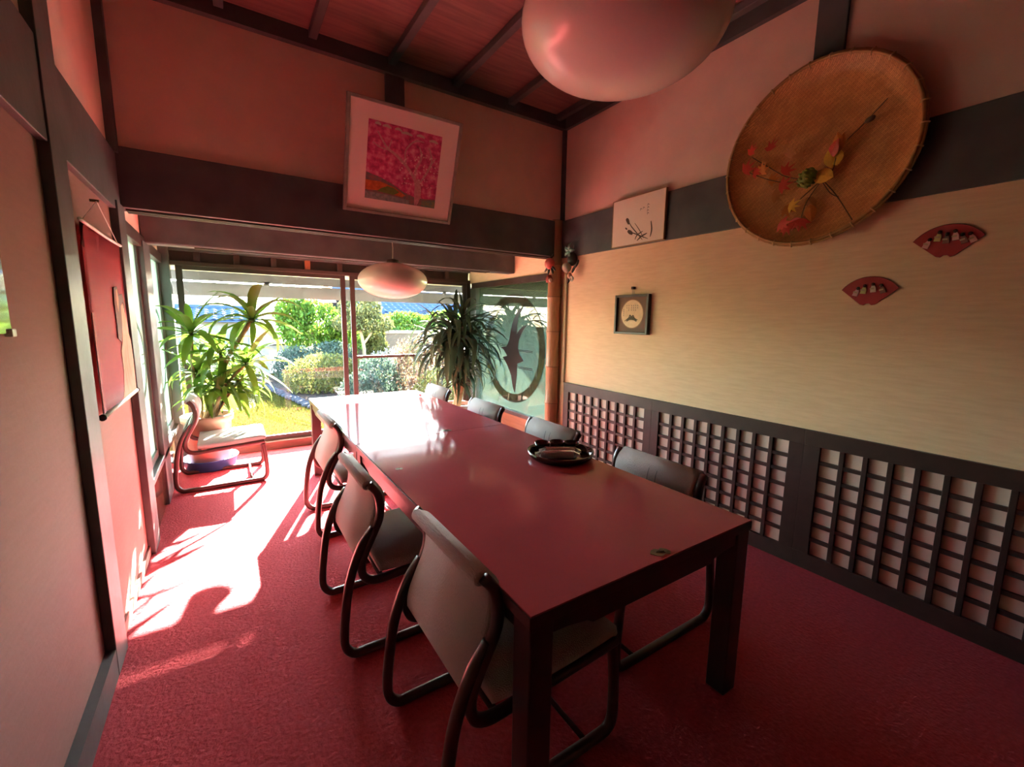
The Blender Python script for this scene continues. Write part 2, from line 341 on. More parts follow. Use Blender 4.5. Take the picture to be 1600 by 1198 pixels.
# ------------------------------------------------------------------ lattice wainscot along the right wall
def lattice(y0, y1, label, stile_lo, stile_hi):
    """one framed bay between y0<y1 (clear opening)"""
    D0, D1 = XR - .025, XR - .003
    t = thing('lattice_panel', label, 'lattice panel', (XR - .02, (y0 + y1) / 2, 0), 0, 'lattice panels along the right wall')
    ox, oy = XR - .02, (y0 + y1) / 2
    def b(nm, a, bb, c, d, x0=D0, x1=D1, bev=.002): return box(nm, x0 - ox, x1 - ox, a - oy, bb - oy, c, d, lattm, t, bev=bev)
    b('top_rail', y0 - stile_lo, y1 + stile_hi, .70, .782); b('bottom_rail', y0 - stile_lo, y1 + stile_hi, 0, .09)
    b('stile', y1, y1 + stile_hi, .09, .70)
    if stile_lo > 0: b('stile', y0 - stile_lo, y0, .09, .70)
    nc, nr = 9, 7
    first = None
    for i in range(1, nc):
        yc = y0 + (y1 - y0) * i / nc
        if first is None: first = b('slat', -0.011 + oy, 0.011 + oy, .09, .70, D0 + .004, D1); o = first
        else: o = first.copy(); COL.objects.link(o)
        o.location = (0, yc - oy, 0)
    first = None
    for i in range(1, nr):
        zc = .09 + .61 * i / nr
        if first is None: first = b('slat', y0, y1, -.010, .010, D0 + .007, D1 - .001, 0); o = first
        else: o = first.copy(); COL.objects.link(o)
        o.location = (0, 0, zc)
lattice(2.155, 3.037, 'dark lattice panel at the far end of the right wall beside the bamboo post', .0675, .07)
lattice(1.133, 2.02, 'middle dark lattice panel on the right wall behind the near end of the table', .077, .0675)
lattice(.09, .979, 'nearest dark lattice panel at the right edge of the picture', .077, .077)
lattice(-.97, -.067, 'dark lattice panel beyond the right edge of the picture', .077, .077)

# ------------------------------------------------------------------ bamboo post
bp = thing('bamboo_post', 'reddish-brown bamboo post in the corner between beam and right wall', 'bamboo post', (2.575, 3.245, 0))
znodes = [0, .22, .57, .92, 1.25, 1.57, 1.86, 2.245]
for a, b in zip(znodes[:-1], znodes[1:]):
    r0 = .062
    lathe('bamboo_segment', [(0, a), (r0 + .003, a), (r0 + .004, a + .006), (r0 - .002, a + .018), (r0 - .003, (a + b) / 2), (r0 - .001, b - .012), (r0 + .004, b - .004), (r0 + .003, b), (0, b)], bamboom, bp, 28)
    lathe('bamboo_ring', [(r0 + .0035, b - .0015), (r0 + .006, b), (r0 + .0035, b + .0015)], lattm, bp, 28)
batten_m = mat('pale_batten', (0.45, 0.36, 0.22), 0.5)
struct(box('trim_21', XR - .022, XR, 3.115, 3.14, .78, 1.86, batten_m, bev=.003), 'thin pale batten beside the bamboo post')

# ------------------------------------------------------------------ tables
def make_table(y0, y1, label, inlays):
    x0, x1 = .545, 1.505
    cx, cy = (x0 + x1) / 2, (y0 + y1) / 2; hx, hy = (x1 - x0) / 2, (y1 - y0) / 2 - .001
    t = thing('dining_table', label, 'table', (cx, cy, 0), 0, 'red lacquer tables set end to end')
    box('top_frame', -hx, hx, -hy, hy, .632, .662, lacqdark, t, bev=.0012)
    box('tabletop', -hx + .004, hx - .004, -hy + .0015, hy - .0015, .661, .666, lacq, t)
    L = .072
    for sx in (-1, 1):
        for sy in (-1, 1):
            a, b = sorted((sx * (hx - .004), sx * (hx - .004 - L))); c, d = sorted((sy * (hy - .004), sy * (hy - .004 - L)))
            box('leg', a, b, c, d, 0, .632, lacqdark, t, bev=.004)
    def apr(half):
        h = half - L - .004
        return [(-h, .632), (-h, .588), (-h + .05, .586), (-h + .12, .575), (-h + .14, .562), (h - .14, .562), (h - .12, .575), (h - .05, .586), (h, .588), (h, .632)]
    for s in (-1, 1):
        a, b = sorted((s * (hy - .012), s * (hy - .037))); prism('apron', apr(hx), 'y', a, b, lacqdark, t)
        a, b = sorted((s * (hx - .012), s * (hx - .037))); prism('apron', apr(hy), 'x', a, b, lacqdark, t)
    for (ix, iy, sz) in inlays:
        lf = [(-.034, -.002), (-.022, .014), (-.006, .020), (.004, .014), (.016, .021), (.030, .012), (.036, -.004), (.026, -.016), (.010, -.014), (-.004, -.022), (-.020, -.016)]
        o = prism('inlay', [(p[0] * sz, p[1] * sz) for p in lf], 'z', 0, .0016, brass, t, (ix - cx, iy - cy, .6655), (0, 0, -.3))
        for a in (-.4, .1, .7):
            tube('vein', [(-.012 * sz, 0, .0018), (math.cos(a) * .02 * sz - .004, math.sin(a) * .02 * sz, .0022)], .0012, brass, o, 5)
    return t
make_table(.743, 2.388, 'red-topped dining table nearest the camera with dark legs', [(1.045, .775, 1.0), (.62, 1.89, .5)])
make_table(2.389, 4.0, 'red-topped dining table at the window end, glossy with daylight', [(1.1, 2.425, 1.0)])

# ------------------------------------------------------------------ chairs
def make_chair():
    t = thing('low_chair', '', 'chair')
    BW = .25; sw = .030
    leg = catmull([(.128, .535), (.098, .485), (.062, .41), (.034, .32), (.018, .22), (.008, .12), (.012, .055), (.045, .017), (.10, .014), (.33, .014), (.54, .014), (.592, .022), (.612, .06), (.612, .16), (.604, .26), (.596, .318)], 5)
    n = len(leg); hw = [.0155 * min(1, .25 + i / 8) for i in range(n)]
    back = catmull([(.112, .708), (.138, .672), (.150, .62), (.146, .565), (.120, .505), (.088, .44), (.070, .385), (.078, .335), (.115, .308), (.18, .306), (.36, .318), (.56, .330), (.598, .336)], 5)
    bk2 = [(p.x + .012, p.y) for p in back]
    for s in (-1, 1):
        a, b = sorted((s * BW, s * (BW - sw)))
        lf = sweep_planar('leg_frame', leg, hw, a, b, chairwood, t)
        sweep_planar('back_rail', bk2, .0150, a, b, chairwood, t)
        tb = sorted((s * (BW - .004), s * (BW - .022)))
    # backrest upholstery
    bc = catmull([(.104, .705), (.138, .688), (.158, .650), (.160, .605), (.148, .555), (.122, .50), (.100, .455), (.086, .415), (.082, .385)], 6)
    sweep_planar('backrest', [(p.x + .006, p.y) for p in bc], [.010 + .010 * math.sin(PI * min(1, (i + 4) / (len(bc) + 2))) + .004 for i in range(len(bc))], -BW + sw - .001, BW - sw + .001, fabric, t, r=.012)
    lathe('top_roll', [(0, -.222), (.017, -.222), (.020, -.215), (.020, .215), (.017, .222), (0, .222)], fabric, t, 14, (.118, 0, .700), (PI / 2, 0, 0))
    # seat cushion
    sc = catmull([(.155, .348), (.25, .346), (.40, .350), (.54, .360), (.595, .362), (.610, .352)], 6)
    sweep_planar('seat', sc, [.018 + .008 * math.sin(PI * min(1, (i + 2) / (len(sc) + 2))) for i in range(len(sc))], -BW + .012, BW - .012, fabric, t, r=.014)
    for yy in (.035, -.01):
        pth = [(p.x + .0285, yy, p.y) for p in bc[8:-16]]
        tube('seam', pth, .0022, seamm, t, 5)
    tube('stretcher', [(.590, -BW + .02, .312), (.590, BW - .02, .312)], .011, chairwood, t, 8)
    tube('stretcher', [(.165, -BW + .02, .300), (.165, BW - .02, .300)], .011, chairwood, t, 8)
    tube('floor_bar', [(.50, -BW + .02, .018), (.50, BW - .02, .018)], .009, chairwood, t, 8)
    return t
CH = [(.375, 1.11, 0, 'grey low chair nearest the camera on the left side of the table'),
      (.300, 1.89, 0, 'grey low chair in the middle of the left row, second from the camera'),
      (.378, 2.97, 0, 'grey low chair farthest from the camera on the left side of the table'),
      (1.785, 1.27, PI, 'grey low chair on the right of the table nearest the camera, back against the lattice'),
      (1.785, 2.06, PI, 'grey low chair on the right of the table just behind the round tray'),
      (1.785, 2.89, PI, 'grey low chair on the right of the table opposite the join of the two tables'),
      (1.785, 3.80, PI, 'grey low chair on the right of the table nearest the garden window'),
      (-.410, 4.27, 0, 'empty low chair standing alone by the left wall, in front of the potted plant')]
proto = None
for (x, y, r, lab) in CH:
    if proto is None: proto = make_chair(); o = proto
    else: o = copy_tree(proto)
    o.location = (x, y, 0); o.rotation_euler = (0, 0, r); tag(o, lab, 'chair', 'low bentwood chairs')

# ------------------------------------------------------------------ lamps
wirem = mat('lamp_cord', (0.55, 0.5, 0.45), 0.5)
def ellip_prof(a, b, n=20, z0=0): return [(a * math.sin(PI * k / n) if 0 < k < n else 0, z0 - b * math.cos(PI * k / n)) for k in range(n + 1)]
def pendant(loc, a, b, ztop, label):
    t = thing('pendant_lamp', label, 'lamp', loc, 0, 'opal pendant lamps')
    lathe('lamp_shade', ellip_prof(a, b, 32), white_glass, t, 64)
    lathe('cap', [(0, b - .01), (.05, b - .008), (.05, b + .02), (.02, b + .03), (0, b + .03)], alum, t, 24)
    h = ztop - loc[2]
    tube('cord', [(0, 0, b + .02), (.004, 0, b + .02 + (h - b) * .3), (-.003, .002, b + .02 + (h - b) * .6), (0, 0, h - .03)], .004, wirem, t, 6)
    lathe('ceiling_rose', [(0, h - .035), (.045, h - .035), (.05, h), (0, h)], alum, t, 24)
pendant((.955, .936, 2.150), .275, .150, ZCEIL - .001, 'large white oval pendant lamp hanging close above the camera')
pendant((1.155, 3.55, 1.652), .272, .142, BAYTOP, 'pinkish oval pendant lamp hanging in front of the garden window')
# ------------------------------------------------------------------ tray and what lies on it
blacklac = mat('black_lacquer', (0.018, 0.010, 0.009), 0.12, 0.6)
trl = mat('tray_lacquer', (0.05, 0.016, 0.014), 0.12, 0.6)
TZ = .6665; tcx, tcy = 1.375, 1.645
tr = thing('serving_tray', 'round dark lacquer tray on the near table', 'tray', (tcx, tcy, TZ))
lathe('tray_base', [(0, 0), (.145, 0), (.150, .004), (.150, .008), (0, .008)], trl, tr, 48)
lathe('tray_rim', [(.148, .002), (.160, .012), (.168, .036), (.163, .037), (.155, .014), (.148, .0085)], trl, tr, 48)
for k, (dx, dy) in enumerate(((.045, .085), (-.03, .115), (.102, .035))):
    b = thing('lacquer_cup', ['black lacquer cup at the middle of the back of the tray', 'black lacquer cup at the left of the tray', 'black lacquer cup at the right of the tray'][k], 'cup', (tcx + dx, tcy + dy, TZ + .008), 0, 'lacquer cups on the tray')
    lathe('cup_body', [(0, 0), (.020, 0), (.022, .006), (.034, .018), (.040, .046), (.037, .046), (.031, .020), (0, .012)], blacklac, b, 28)
    lathe('cup_rim', [(.0365, .045), (.0385, .0485), (.0405, .045)], trl, b, 28)
plas = glass_mat('plastic_wrap', (0.95, 0.94, 0.94), 3.5, haze=0.25, hazecol=(0.9, 0.84, 0.82), rough=0.15)
towel = mat('towel', (0.85, 0.78, 0.74), 0.9, bump=.4, bscale=120)
for k, (dx, dy, ln, ttl) in enumerate(((-.045, -.03, .20, 'plastic-wrapped rolled hand towel lying at the front of the tray'), (.005, .012, .19, 'plastic-wrapped rolled hand towel lying behind the other on the tray'))):
    b = thing('wrapped_towel', ttl, 'towel', (tcx + dx, tcy + dy, TZ + .0085), -.55, 'wrapped hand towels on the tray')
    lathe('towel_roll', [(0, -ln / 2 + .02), (.015, -ln / 2 + .02), (.0175, -ln / 2 + .03), (.0175, ln / 2 - .03), (.015, ln / 2 - .02), (0, ln / 2 - .02)], towel, b, 18, (0, 0, .019), (0, PI / 2, 0))
    bm = bmesh.new(); rows = []
    for i in range(15):
        u = -ln / 2 - .01 + (ln + .02) * i / 14; e = 1 if 2 <= i <= 12 else (.55 if i in (1, 13) else .25)
        rows.append([bm.verts.new((u, (.024 if e < 1 else .0205) * math.cos(q) * (1 + .06 * random.random()) * (1.2 if e < .5 else 1), .020 + .020 * e * math.sin(q) * (1 + .05 * random.random()))) for q in [2 * PI * j / 14 for j in range(14)]])
    for a, c in zip(rows[:-1], rows[1:]):
        for j in range(14): bm.faces.new((a[j], a[(j + 1) % 14], c[(j + 1) % 14], c[j]))
    link('wrapper', mesh_bm('wrapper', bm), plas, b)

# ------------------------------------------------------------------ things on the walls
def wall_poly(name, pts, x0, x1, material, parent, ox, oy, oz): return prism(name, [(p[0] - oy, p[1] - oz) for p in pts], 'x', x0 - ox, x1 - ox, material, parent)
def stroke(bm, pts, wd, axis, d):
    """flat brush stroke; pts 2D, width list, in plane axis at depth d"""
    P = [Vector((p[0], p[1], 0)) for p in catmull([(p[0], p[1], 0) for p in pts], 5)]; n = len(P); L, R = [], []
    for i, p in enumerate(P):
        t = (P[min(i + 1, n - 1)] - P[max(i - 1, 0)]).normalized(); nn = Vector((-t.y, t.x, 0))
        wdt = wd * (0.35 + 0.65 * math.sin(PI * (i + .6) / (n + .2)))
        for S, s in ((L, 1), (R, -1)):
            q = p + nn * wdt * s; S.append(bm.verts.new((d, q.x, q.y) if axis == 'x' else (q.x, d, q.y)))
    for i in range(n - 1): bm.faces.new((L[i], R[i], R[i + 1], L[i + 1]))
# --- framed painting on the rear beam
silver = mat('silver_frame', (0.42, 0.40, 0.36), 0.35, metal=0.5, var=0.2, vscale=20)
matb = mat('mat_board', (0.86, 0.74, 0.68), 0.9)
def art_mat():
    mt = bpy.data.materials.new('blossom_painting'); mt.use_nodes = True; t = mt.node_tree; N = t.nodes; L = t.links; b = N['Principled BSDF']; b.inputs['Roughness'].default_value = .55
    tc = N.new('ShaderNodeTexCoord'); nz = N.new('ShaderNodeTexNoise'); nz.inputs['Scale'].default_value = 26; nz.inputs['Detail'].default_value = 6; L.new(tc.outputs['Object'], nz.inputs['Vector'])
    r = N.new('ShaderNodeValToRGB'); e = r.color_ramp.elements; e[0].position = .3; e[0].color = (.30, .02, .10, 1); e[1].position = .72; e[1].color = (.80, .35, .50, 1)
    k = e.new(.5); k.color = (.62, .06, .22, 1)
    L.new(nz.outputs['Fac'], r.inputs[0]); L.new(r.outputs[0], b.inputs['Base Color'])
    return mt
artm = art_mat()
pt = thing('framed_painting', 'framed painting of a pink blossom tree hung on the rear wall above the beam', 'painting', (1.095, 3.185, 2.072))
PW, PH = .405, .75
tl = math.radians(-20.0)
core = box('backing', -PW, PW, .004, .012, 0, PH, matb, pt)
core.rotation_euler = (-tl, 0, 0)
core.scale = (.963, 1, .907)
def pp(o): o.parent = core; return o
for a in ((-PW, -PW + .022, 0, PH), (PW - .022, PW, 0, PH), (-PW + .022, PW - .022, 0, .022), (-PW + .022, PW - .022, PH - .022, PH)):
    pp(box('frame_bar', a[0], a[1], -.016, .014, a[2], a[3], silver, None, bev=.003))
pp(box('mat_board', -PW + .022, PW - .022, 0, .004, .022, PH - .022, matb))
AX0, AX1, AZ0, AZ1 = -.262, .262, .105, .625
pic = pp(box('picture', AX0, AX1, -.0015, .0005, AZ0, AZ1, artm))
def flatpoly(name, pts, dep, material): return pp(prism(name, pts, 'y', -.0015 - dep, -.001, material))
flatpoly('painted_hill', [(AX0, AZ0), (AX1, AZ0), (AX1, .17), (.12, .16), (.02, .185), (-.08, .235), (-.17, .265), (AX0, .285)], .0006, mat('paint_teal', (.10, .16, .14), .7, col2=(.30, .12, .12), vscale=30))
flatpoly('painted_hill', [(AX0, .165), (-.15, .17), (.0, .15), (.03, .165), (-.06, .21), (-.16, .235), (AX0, .232)], .0009, mat('paint_orange', (.62, .16, .04), .7, var=.4, vscale=40))
flatpoly('painted_hill', [(-.18, .165), (-.06, .155), (-.02, .18), (-.06, .205), (-.11, .21), (-.15, .19)], .0012, mat('paint_green', (.16, .26, .05), .7, var=.3, vscale=40))
flatpoly('painted_ground', [(AX0, AZ0), (.06, AZ0), (.06, .135), (-.1, .15), (AX0, .155)], .0012, mat('paint_grey', (.30, .33, .30), .7, col2=(.12, .2, .18), vscale=40))
flatpoly('painted_ground', [(.15, AZ0), (AX1, AZ0), (AX1, .16), (.16, .15)], .0012, mat('paint_green2', (.25, .24, .08), .7, col2=(.08, .2, .18), vscale=50))
bm = bmesh.new()
for pts, wdt in ((((.105, .108), (.10, .19), (.095, .27), (.03, .36), (-.06, .43), (-.13, .47), (-.20, .56)), .011), (((.10, .26), (.085, .35), (.12, .45), (.10, .52)), .009), (((.10, .24), (.16, .33), (.20, .44), (.17, .53)), .008),
                 (((.02, .37), (.0, .47), (.06, .55), (.13, .56)), .006), (((-.10, .455), (-.17, .46), (-.23, .485)), .005), (((-.12, .46), (-.10, .53)), .004), (((.19, .40), (.23, .47)), .004), (((.11, .108), (.125, .2), (.11, .3)), .02)):
    stroke(bm, pts, wdt, 'y', -.0035)
pp(link('painted_tree', mesh_bm('painted_tree', bm), mat('paint_pale', (.62, .34, .38), .7, col2=(.45, .20, .24), vscale=50)))
bm = bmesh.new()
for k in range(90):
    a, q = random.uniform(0, 2 * PI), random.random() ** .5; cx, cz = .12 + .15 * q * math.cos(a), .33 + .17 * q * math.sin(a); r_ = random.uniform(.003, .007)
    bm.faces.new([bm.verts.new((cx + r_ * math.cos(j * PI / 3), -.0042, cz + r_ * math.sin(j * PI / 3))) for j in range(6)])
pp(link('painted_blossom', mesh_bm('painted_blossom', bm), mat('paint_blossom', (.74, .52, .54), .7)))
bm = bmesh.new()
for x_, z_, l_ in ((-.14, .60, .03), (-.06, .598, .025), (.0, .585, .04), (.1, .59, .03), (.2, .575, .035), (-.2, .605, .02)):
    stroke(bm, ((x_ - l_, z_), (x_, z_ + .006), (x_ + l_, z_ - .003)), .009, 'y', -.0035)
pp(link('painted_cloud', mesh_bm('painted_cloud', bm), mat('paint_cloud', (.55, .45, .40), .7)))
tube('hanging_cord', [(-.2, -.155, .46), (0, -.02, .70), (.2, -.155, .46)], .002, wirem, pt, 5)
# --- ink drawing board on the right wall band
oy, oz, ox = 2.305, 1.925, XR - .022
cb = thing('drawing_board', 'cream board with an ink drawing of reeds on the right wall band', 'picture', (ox, oy, oz))
box('board', -.022, -.003, -.243, .243, 0, .34, mat('cream_board', (0.80, 0.68, 0.54), 0.85), cb, bev=.002)
for a in ((-.246, .246, -.004, 0), (-.246, .246, .34, .344), (-.247, -.243, 0, .34), (.243, .247, 0, .34)): box('edge_strip', -.024, -.002, a[0], a[1], a[2], a[3], mat('gilt_edge', (.36, .24, .10), .5), cb)
bm = bmesh.new()
for pts, wdt in ((((-.05, .02), (.0, .07), (.06, .13), (.09, .17)), .004), (((-.10, .02), (-.03, .05), (.04, .08), (.08, .09)), .004), (((-.06, .03), (-.02, .09), (.03, .15)), .003), (((-.12, .03), (-.13, .08), (-.12, .14)), .006),
                 (((.0, .02), (-.04, .045), (-.09, .06)), .006), (((-.05, .08), (.0, .06), (.02, .03)), .005), (((.085, .15), (.10, .18), (.115, .195)), .013), (((.045, .075), (.07, .09), (.095, .105)), .014), (((.10, .115), (.12, .13)), .006)):
    stroke(bm, [(p[0] + .02 - .03, p[1]) for p in pts], wdt, 'x', -.0235)
link('ink_reeds', mesh_bm('ink_reeds', bm), mat('ink_brown', (.10, .075, .05), .8), cb)
bm = bmesh.new()
for y_, z_ in ((-.10, .255), (-.10, .235), (-.098, .215), (-.10, .195), (-.035, .235), (-.06, .24)):
    stroke(bm, ((y_ - .008, z_), (y_ + .004, z_ + .008), (y_ + .008, z_ - .006)), .0025, 'x', -.0235)
link('ink_characters', mesh_bm('ink_characters', bm), mat('ink_grey', (.22, .18, .15), .8), cb)
# --- small square frame with oval picture
oy, oz, ox = 2.33, 1.255, XR - .002
fr = thing('small_frame', 'small square dark wooden frame with an oval mountain picture hanging from a peg', 'picture', (ox, oy, oz))
fwood = mat('frame_wood', (.05, .033, .022), .4); fmat = mat('frame_mat', (.16, .085, .045), .7)
S = .165; HH = .30
for a in ((-S, -S + .018, 0, HH), (S - .018, S, 0, HH), (-S + .018, S - .018, 0, .018), (-S + .018, S - .018, HH - .018, HH)): box('frame_bar', -.034, 0, a[0], a[1], a[2], a[3], fwood, fr, bev=.002)
box('mat_board', -.014, -.010, -S + .018, S - .018, .018, HH - .018, fmat, fr)
ov = [(.105 * math.cos(2 * PI * k / 40), .155 + .105 * math.sin(2 * PI * k / 40)) for k in range(40)]
prism('oval_border', [(p[0] * 1.06, .155 + (p[1] - .155) * 1.06) for p in ov], 'x', -.0152, -.0138, mat('gold_border', (.32, .16, .05), .4), fr)
prism('oval_picture', ov, 'x', -.0165, -.0150, mat('gold_paper', (.80, .60, .33), .6, var=.15, vscale=30), fr)
bm = bmesh.new()
for pts, wdt in ((((.07, .10), (.03, .125), (.018, .145), (.0, .13), (-.012, .143), (-.03, .12), (-.06, .11)), .006), (((.05, .10), (.02, .12), (-.02, .118), (-.05, .10)), .012)): stroke(bm, pts, wdt, 'x', -.0175)
link('mountain', mesh_bm('mountain', bm), mat('mountain_ink', (.16, .14, .09), .8), fr)
bm = bmesh.new()
for y_ in (.05, .03, .005, -.015, -.035, -.055):
    for k in range(3 if abs(y_) < .04 else 2): stroke(bm, ((y_ - .004, .215 - k * .017), (y_ + .004, .222 - k * .017), (y_ + .002, .210 - k * .017)), .0018, 'x', -.0175)
for k in range(4): stroke(bm, ((.078, .185 - k * .014), (.086, .19 - k * .014), (.082, .178 - k * .014)), .0018, 'x', -.0175)
link('ink_characters', mesh_bm('ink_characters', bm), MATS['ink_grey'], fr)
tube('hanging_loop', [(-.012, .012, .29), (-.014, .004, .35), (-.014, -.004, .35), (-.012, -.012, .29)], .002, wirem, fr, 5)
box('peg', -.03, .0, -.012, .010, .340, .360, fwood, fr, bev=.003)
# --- red fans
redp = mat('fan_red', (.42, .035, .04), .6, var=.15, vscale=20)
def fan(oy, oz, sc, label, dolls):
    ox = XR - .001
    t = thing('paper_fan', label, 'fan', (ox, oy, oz), 0, 'red fans on the right wall')
    pts = []
    R0, R1, A = .055, .155, math.radians(52)
    for k in range(17):
        a = -A + 2 * A * k / 16; pts.append((R1 * math.sin(a) * 0.92, R1 * math.cos(a) - .085))
    pts += [(.030, -.062), (.016, -.066), (.006, -.058), (-.006, -.058), (-.016, -.066), (-.030, -.062)]
    prism('fan_leaf', [(-p[0] * sc, p[1] * sc) for p in pts], 'x', -.006, 0, redp, t)
    edge = [( -.0065, -p[0] * sc, p[1] * sc) for p in pts[:17]]
    tube('fan_edge', edge, .0016, mat('fan_edge', (.25, .05, .04), .5), t, 5)
    for i, (a, rr, c) in enumerate(dolls):
        y_ = -math.sin(a) * rr * sc; z_ = (math.cos(a) * rr - .085) * sc; tw = -a * .6
        d = prism('doll', [(q[0] * sc, q[1] * sc) for q in ((-.011, -.024), (.011, -.024), (.010, -.006), (.005, .008), (-.005, .008), (-.010, -.004))], 'x', -.012, -.005, mat('doll_%d' % c, [(.75, .42, .40), (.62, .55, .22), (.25, .12, .10), (.70, .60, .50)][c], .7), t, (0, y_, z_), (tw, 0, 0))
        lathe('doll_head', ellip_prof(.0075 * sc, .008 * sc, 8), mat('doll_hair', (.05, .015, .015), .6), d, 12, (-.010, 0, .014 * sc))
        box('doll_sleeve', -.014, -.010, -.004 * sc, .012 * sc, -.010 * sc, -.003 * sc, mat('doll_sash', (.55, .40, .25), .7), d)
fan(.607, 1.712, 1.0, 'larger red fan with doll figures, upper one on the right wall', [(-.62, .105, 0), (-.25, .115, 1), (-.02, .10, 2), (.22, .112, 0), (.5, .105, 2), (.68, .12, 0)])
fan(.860, 1.512, 1.0, 'smaller red fan with doll figures, lower one on the right wall', [(-.5, .10, 0), (-.2, .10, 1), (.15, .105, 3), (.48, .11, 2)])

# --- bamboo winnowing basket with autumn leaves
def basket_mat():
    mt = bpy.data.materials.new('woven_bamboo'); mt.use_nodes = True; t = mt.node_tree; N = t.nodes; L = t.links; b = N['Principled BSDF']; b.inputs['Roughness'].default_value = .5
    tc = N.new('ShaderNodeTexCoord'); mp = N.new('ShaderNodeMapping'); mp.inputs['Rotation'].default_value = (math.radians(38), 0, 0); L.new(tc.outputs['Object'], mp.inputs[0])
    br = N.new('ShaderNodeTexBrick'); br.offset = .5; br.inputs['Scale'].default_value = 42; br.inputs['Mortar Size'].default_value = .04; br.inputs['Brick Width'].default_value = 1.2; br.inputs['Row Height'].default_value = .34
    sw = N.new('ShaderNodeSeparateXYZ'); cb_ = N.new('ShaderNodeCombineXYZ'); L.new(mp.outputs[0], sw.inputs[0]); L.new(sw.outputs[1], cb_.inputs[0]); L.new(sw.outputs[2], cb_.inputs[1]); L.new(cb_.outputs[0], br.inputs['Vector'])
    br.inputs['Color1'].default_value = (.78, .38, .12, 1); br.inputs['Color2'].default_value = (.60, .27, .08, 1); br.inputs['Mortar'].default_value = (.42, .18, .055, 1)
    nz = N.new('ShaderNodeTexNoise'); nz.inputs['Scale'].default_value = 7; L.new(tc.outputs['Object'], nz.inputs[0])
    mx = N.new('ShaderNodeMix'); mx.data_type = 'RGBA'; mx.blend_type = 'MULTIPLY'; mx.inputs[0].default_value = .5
    rp = N.new('ShaderNodeValToRGB'); rp.color_ramp.elements[0].position = .35; rp.color_ramp.elements[0].color = (.55, .5, .45, 1); rp.color_ramp.elements[1].position = .65; L.new(nz.outputs[0], rp.inputs[0])
    L.new(br.outputs[0], mx.inputs[6]); L.new(rp.outputs[0], mx.inputs[7]); L.new(mx.outputs[2], b.inputs['Base Color'])
    bp_ = N.new('ShaderNodeBump'); bp_.inputs['Strength'].default_value = .6; bp_.inputs['Distance'].default_value = .004; L.new(br.outputs['Fac'], bp_.inputs['Height']); bp_.invert = True; L.new(bp_.outputs[0], b.inputs['Normal'])
    return mt
weave = basket_mat(); rimm = mat('basket_rim', (.52, .30, .10), .45, var=.3, vscale=20)
BX, BY, BZ, BR = 2.608, 1.155, 2.208, .437
bk = thing('winnowing_basket', 'large round woven bamboo basket hung on the right wall', 'basket', (BX, BY, BZ))
# profile axis is local x (towards the room = -x)
dish = lathe('woven_dish', [(0, .004), (.25, .006), (.36, .014), (.405, .03), (BR - .008, .062), (BR - .002, .062), (.412, .024), (.365, .006), (.25, 0), (0, 0)], weave, bk, 72, (0, 0, 0), (0, -PI / 2, 0))
# bake rotation so that the weave lies in the yz plane
dish.data.transform(Matrix.Rotation(-PI / 2, 4, 'Y')); dish.rotation_euler = (0, 0, 0)
def circ(r, x, n=72): return [(x, r * math.cos(2 * PI * k / n), r * math.sin(2 * PI * k / n)) for k in range(n + 1)]
tube('rim_hoop', circ(BR - .002, -.060), .0075, rimm, bk, 8); tube('rim_hoop', circ(BR + .008, -.052), .006, rimm, bk, 8)
first = None
for k in range(30):
    a = 2 * PI * k / 30
    if first is None: first = tube('rim_binding', [(-.050, 0, -.014), (-.0685, 0, -.006), (-.0685, 0, .004), (-.052, 0, .016), (-.042, 0, .008)], .0035, mat('binding', (.62, .42, .18), .5), bk, 5); o = first
    else: o = first.copy(); COL.objects.link(o)
    o.location = (0, BR * math.cos(a), BR * math.sin(a)); o.rotation_euler = (a - PI / 2 , 0, 0)
# autumn spray lying in the basket
sp = thing('autumn_spray', 'spray of red and yellow autumn leaves with a green pod pinned in the round basket', 'leaf spray', (BX - .02, 1.10, 2.075))
ox, oy, oz = BX - .02, 1.10, 2.075
stemm = mat('twig', (.12, .07, .03), .7)
LC = [mat('leaf_red', (.70, .07, .04), .5, var=.4, vscale=40), mat('leaf_orange', (.75, .25, .04), .5, var=.4, vscale=40), mat('leaf_yellow', (.95, .60, .07), .5, var=.25, vscale=40), mat('leaf_brown', (.50, .20, .05), .6, var=.3, vscale=40)]
def leaf_mesh(kind):
    bm = bmesh.new()
    if kind == 0:   # five-lobed maple
        n = 10; ctr = bm.verts.new((-.006, 0, 0)); vs = []
        lob = [(1.0, 0), (.42, .28), (.95, .62), (.40, .95), (.72, 1.35), (.25, 2.2)]
        ring = [(r, a) for r, a in lob] + [(r, -a) for r, a in lob[::-1][:-1]]
        for r, a in ring: vs.append(bm.verts.new((.004 * math.cos(3 * a) - .006 * r, r * math.sin(a), r * math.cos(a))))
        for i in range(len(vs)): bm.faces.new((ctr, vs[i], vs[(i + 1) % len(vs)]))
    else:
        rows = []
        for i in range(7):
            t = i / 6; wv = .30 * math.sin(PI * t ** .8); x = -.25 * t * (1 - t)
            rows.append([bm.verts.new((x + .05 * wv, -wv, t)), bm.verts.new((x - .03, 0, t)), bm.verts.new((x + .05 * wv, wv, t))])
        for a, b in zip(rows[:-1], rows[1:]):
            bm.faces.new((a[0], a[1], b[1], b[0])); bm.faces.new((a[1], a[2], b[2], b[1]))
    me = mesh_bm('leaf', bm); return me
LM = {}
def put_leaf(y, z, ang, s, kind, c, x=-.035):
    key = (kind, c)
    if key not in LM: LM[key] = leaf_mesh(kind); LM[key].materials.append(LC[c])
    o = bpy.data.objects.new('leaf', LM[key]); COL.objects.link(o); o.parent = sp
    o.location = (x + random.uniform(-.012, .012), y - oy, z - oz); o.rotation_euler = (ang, random.uniform(-.35, .35), random.uniform(-.4, .4)); s *= 1.3; o.scale = (s, s, s)
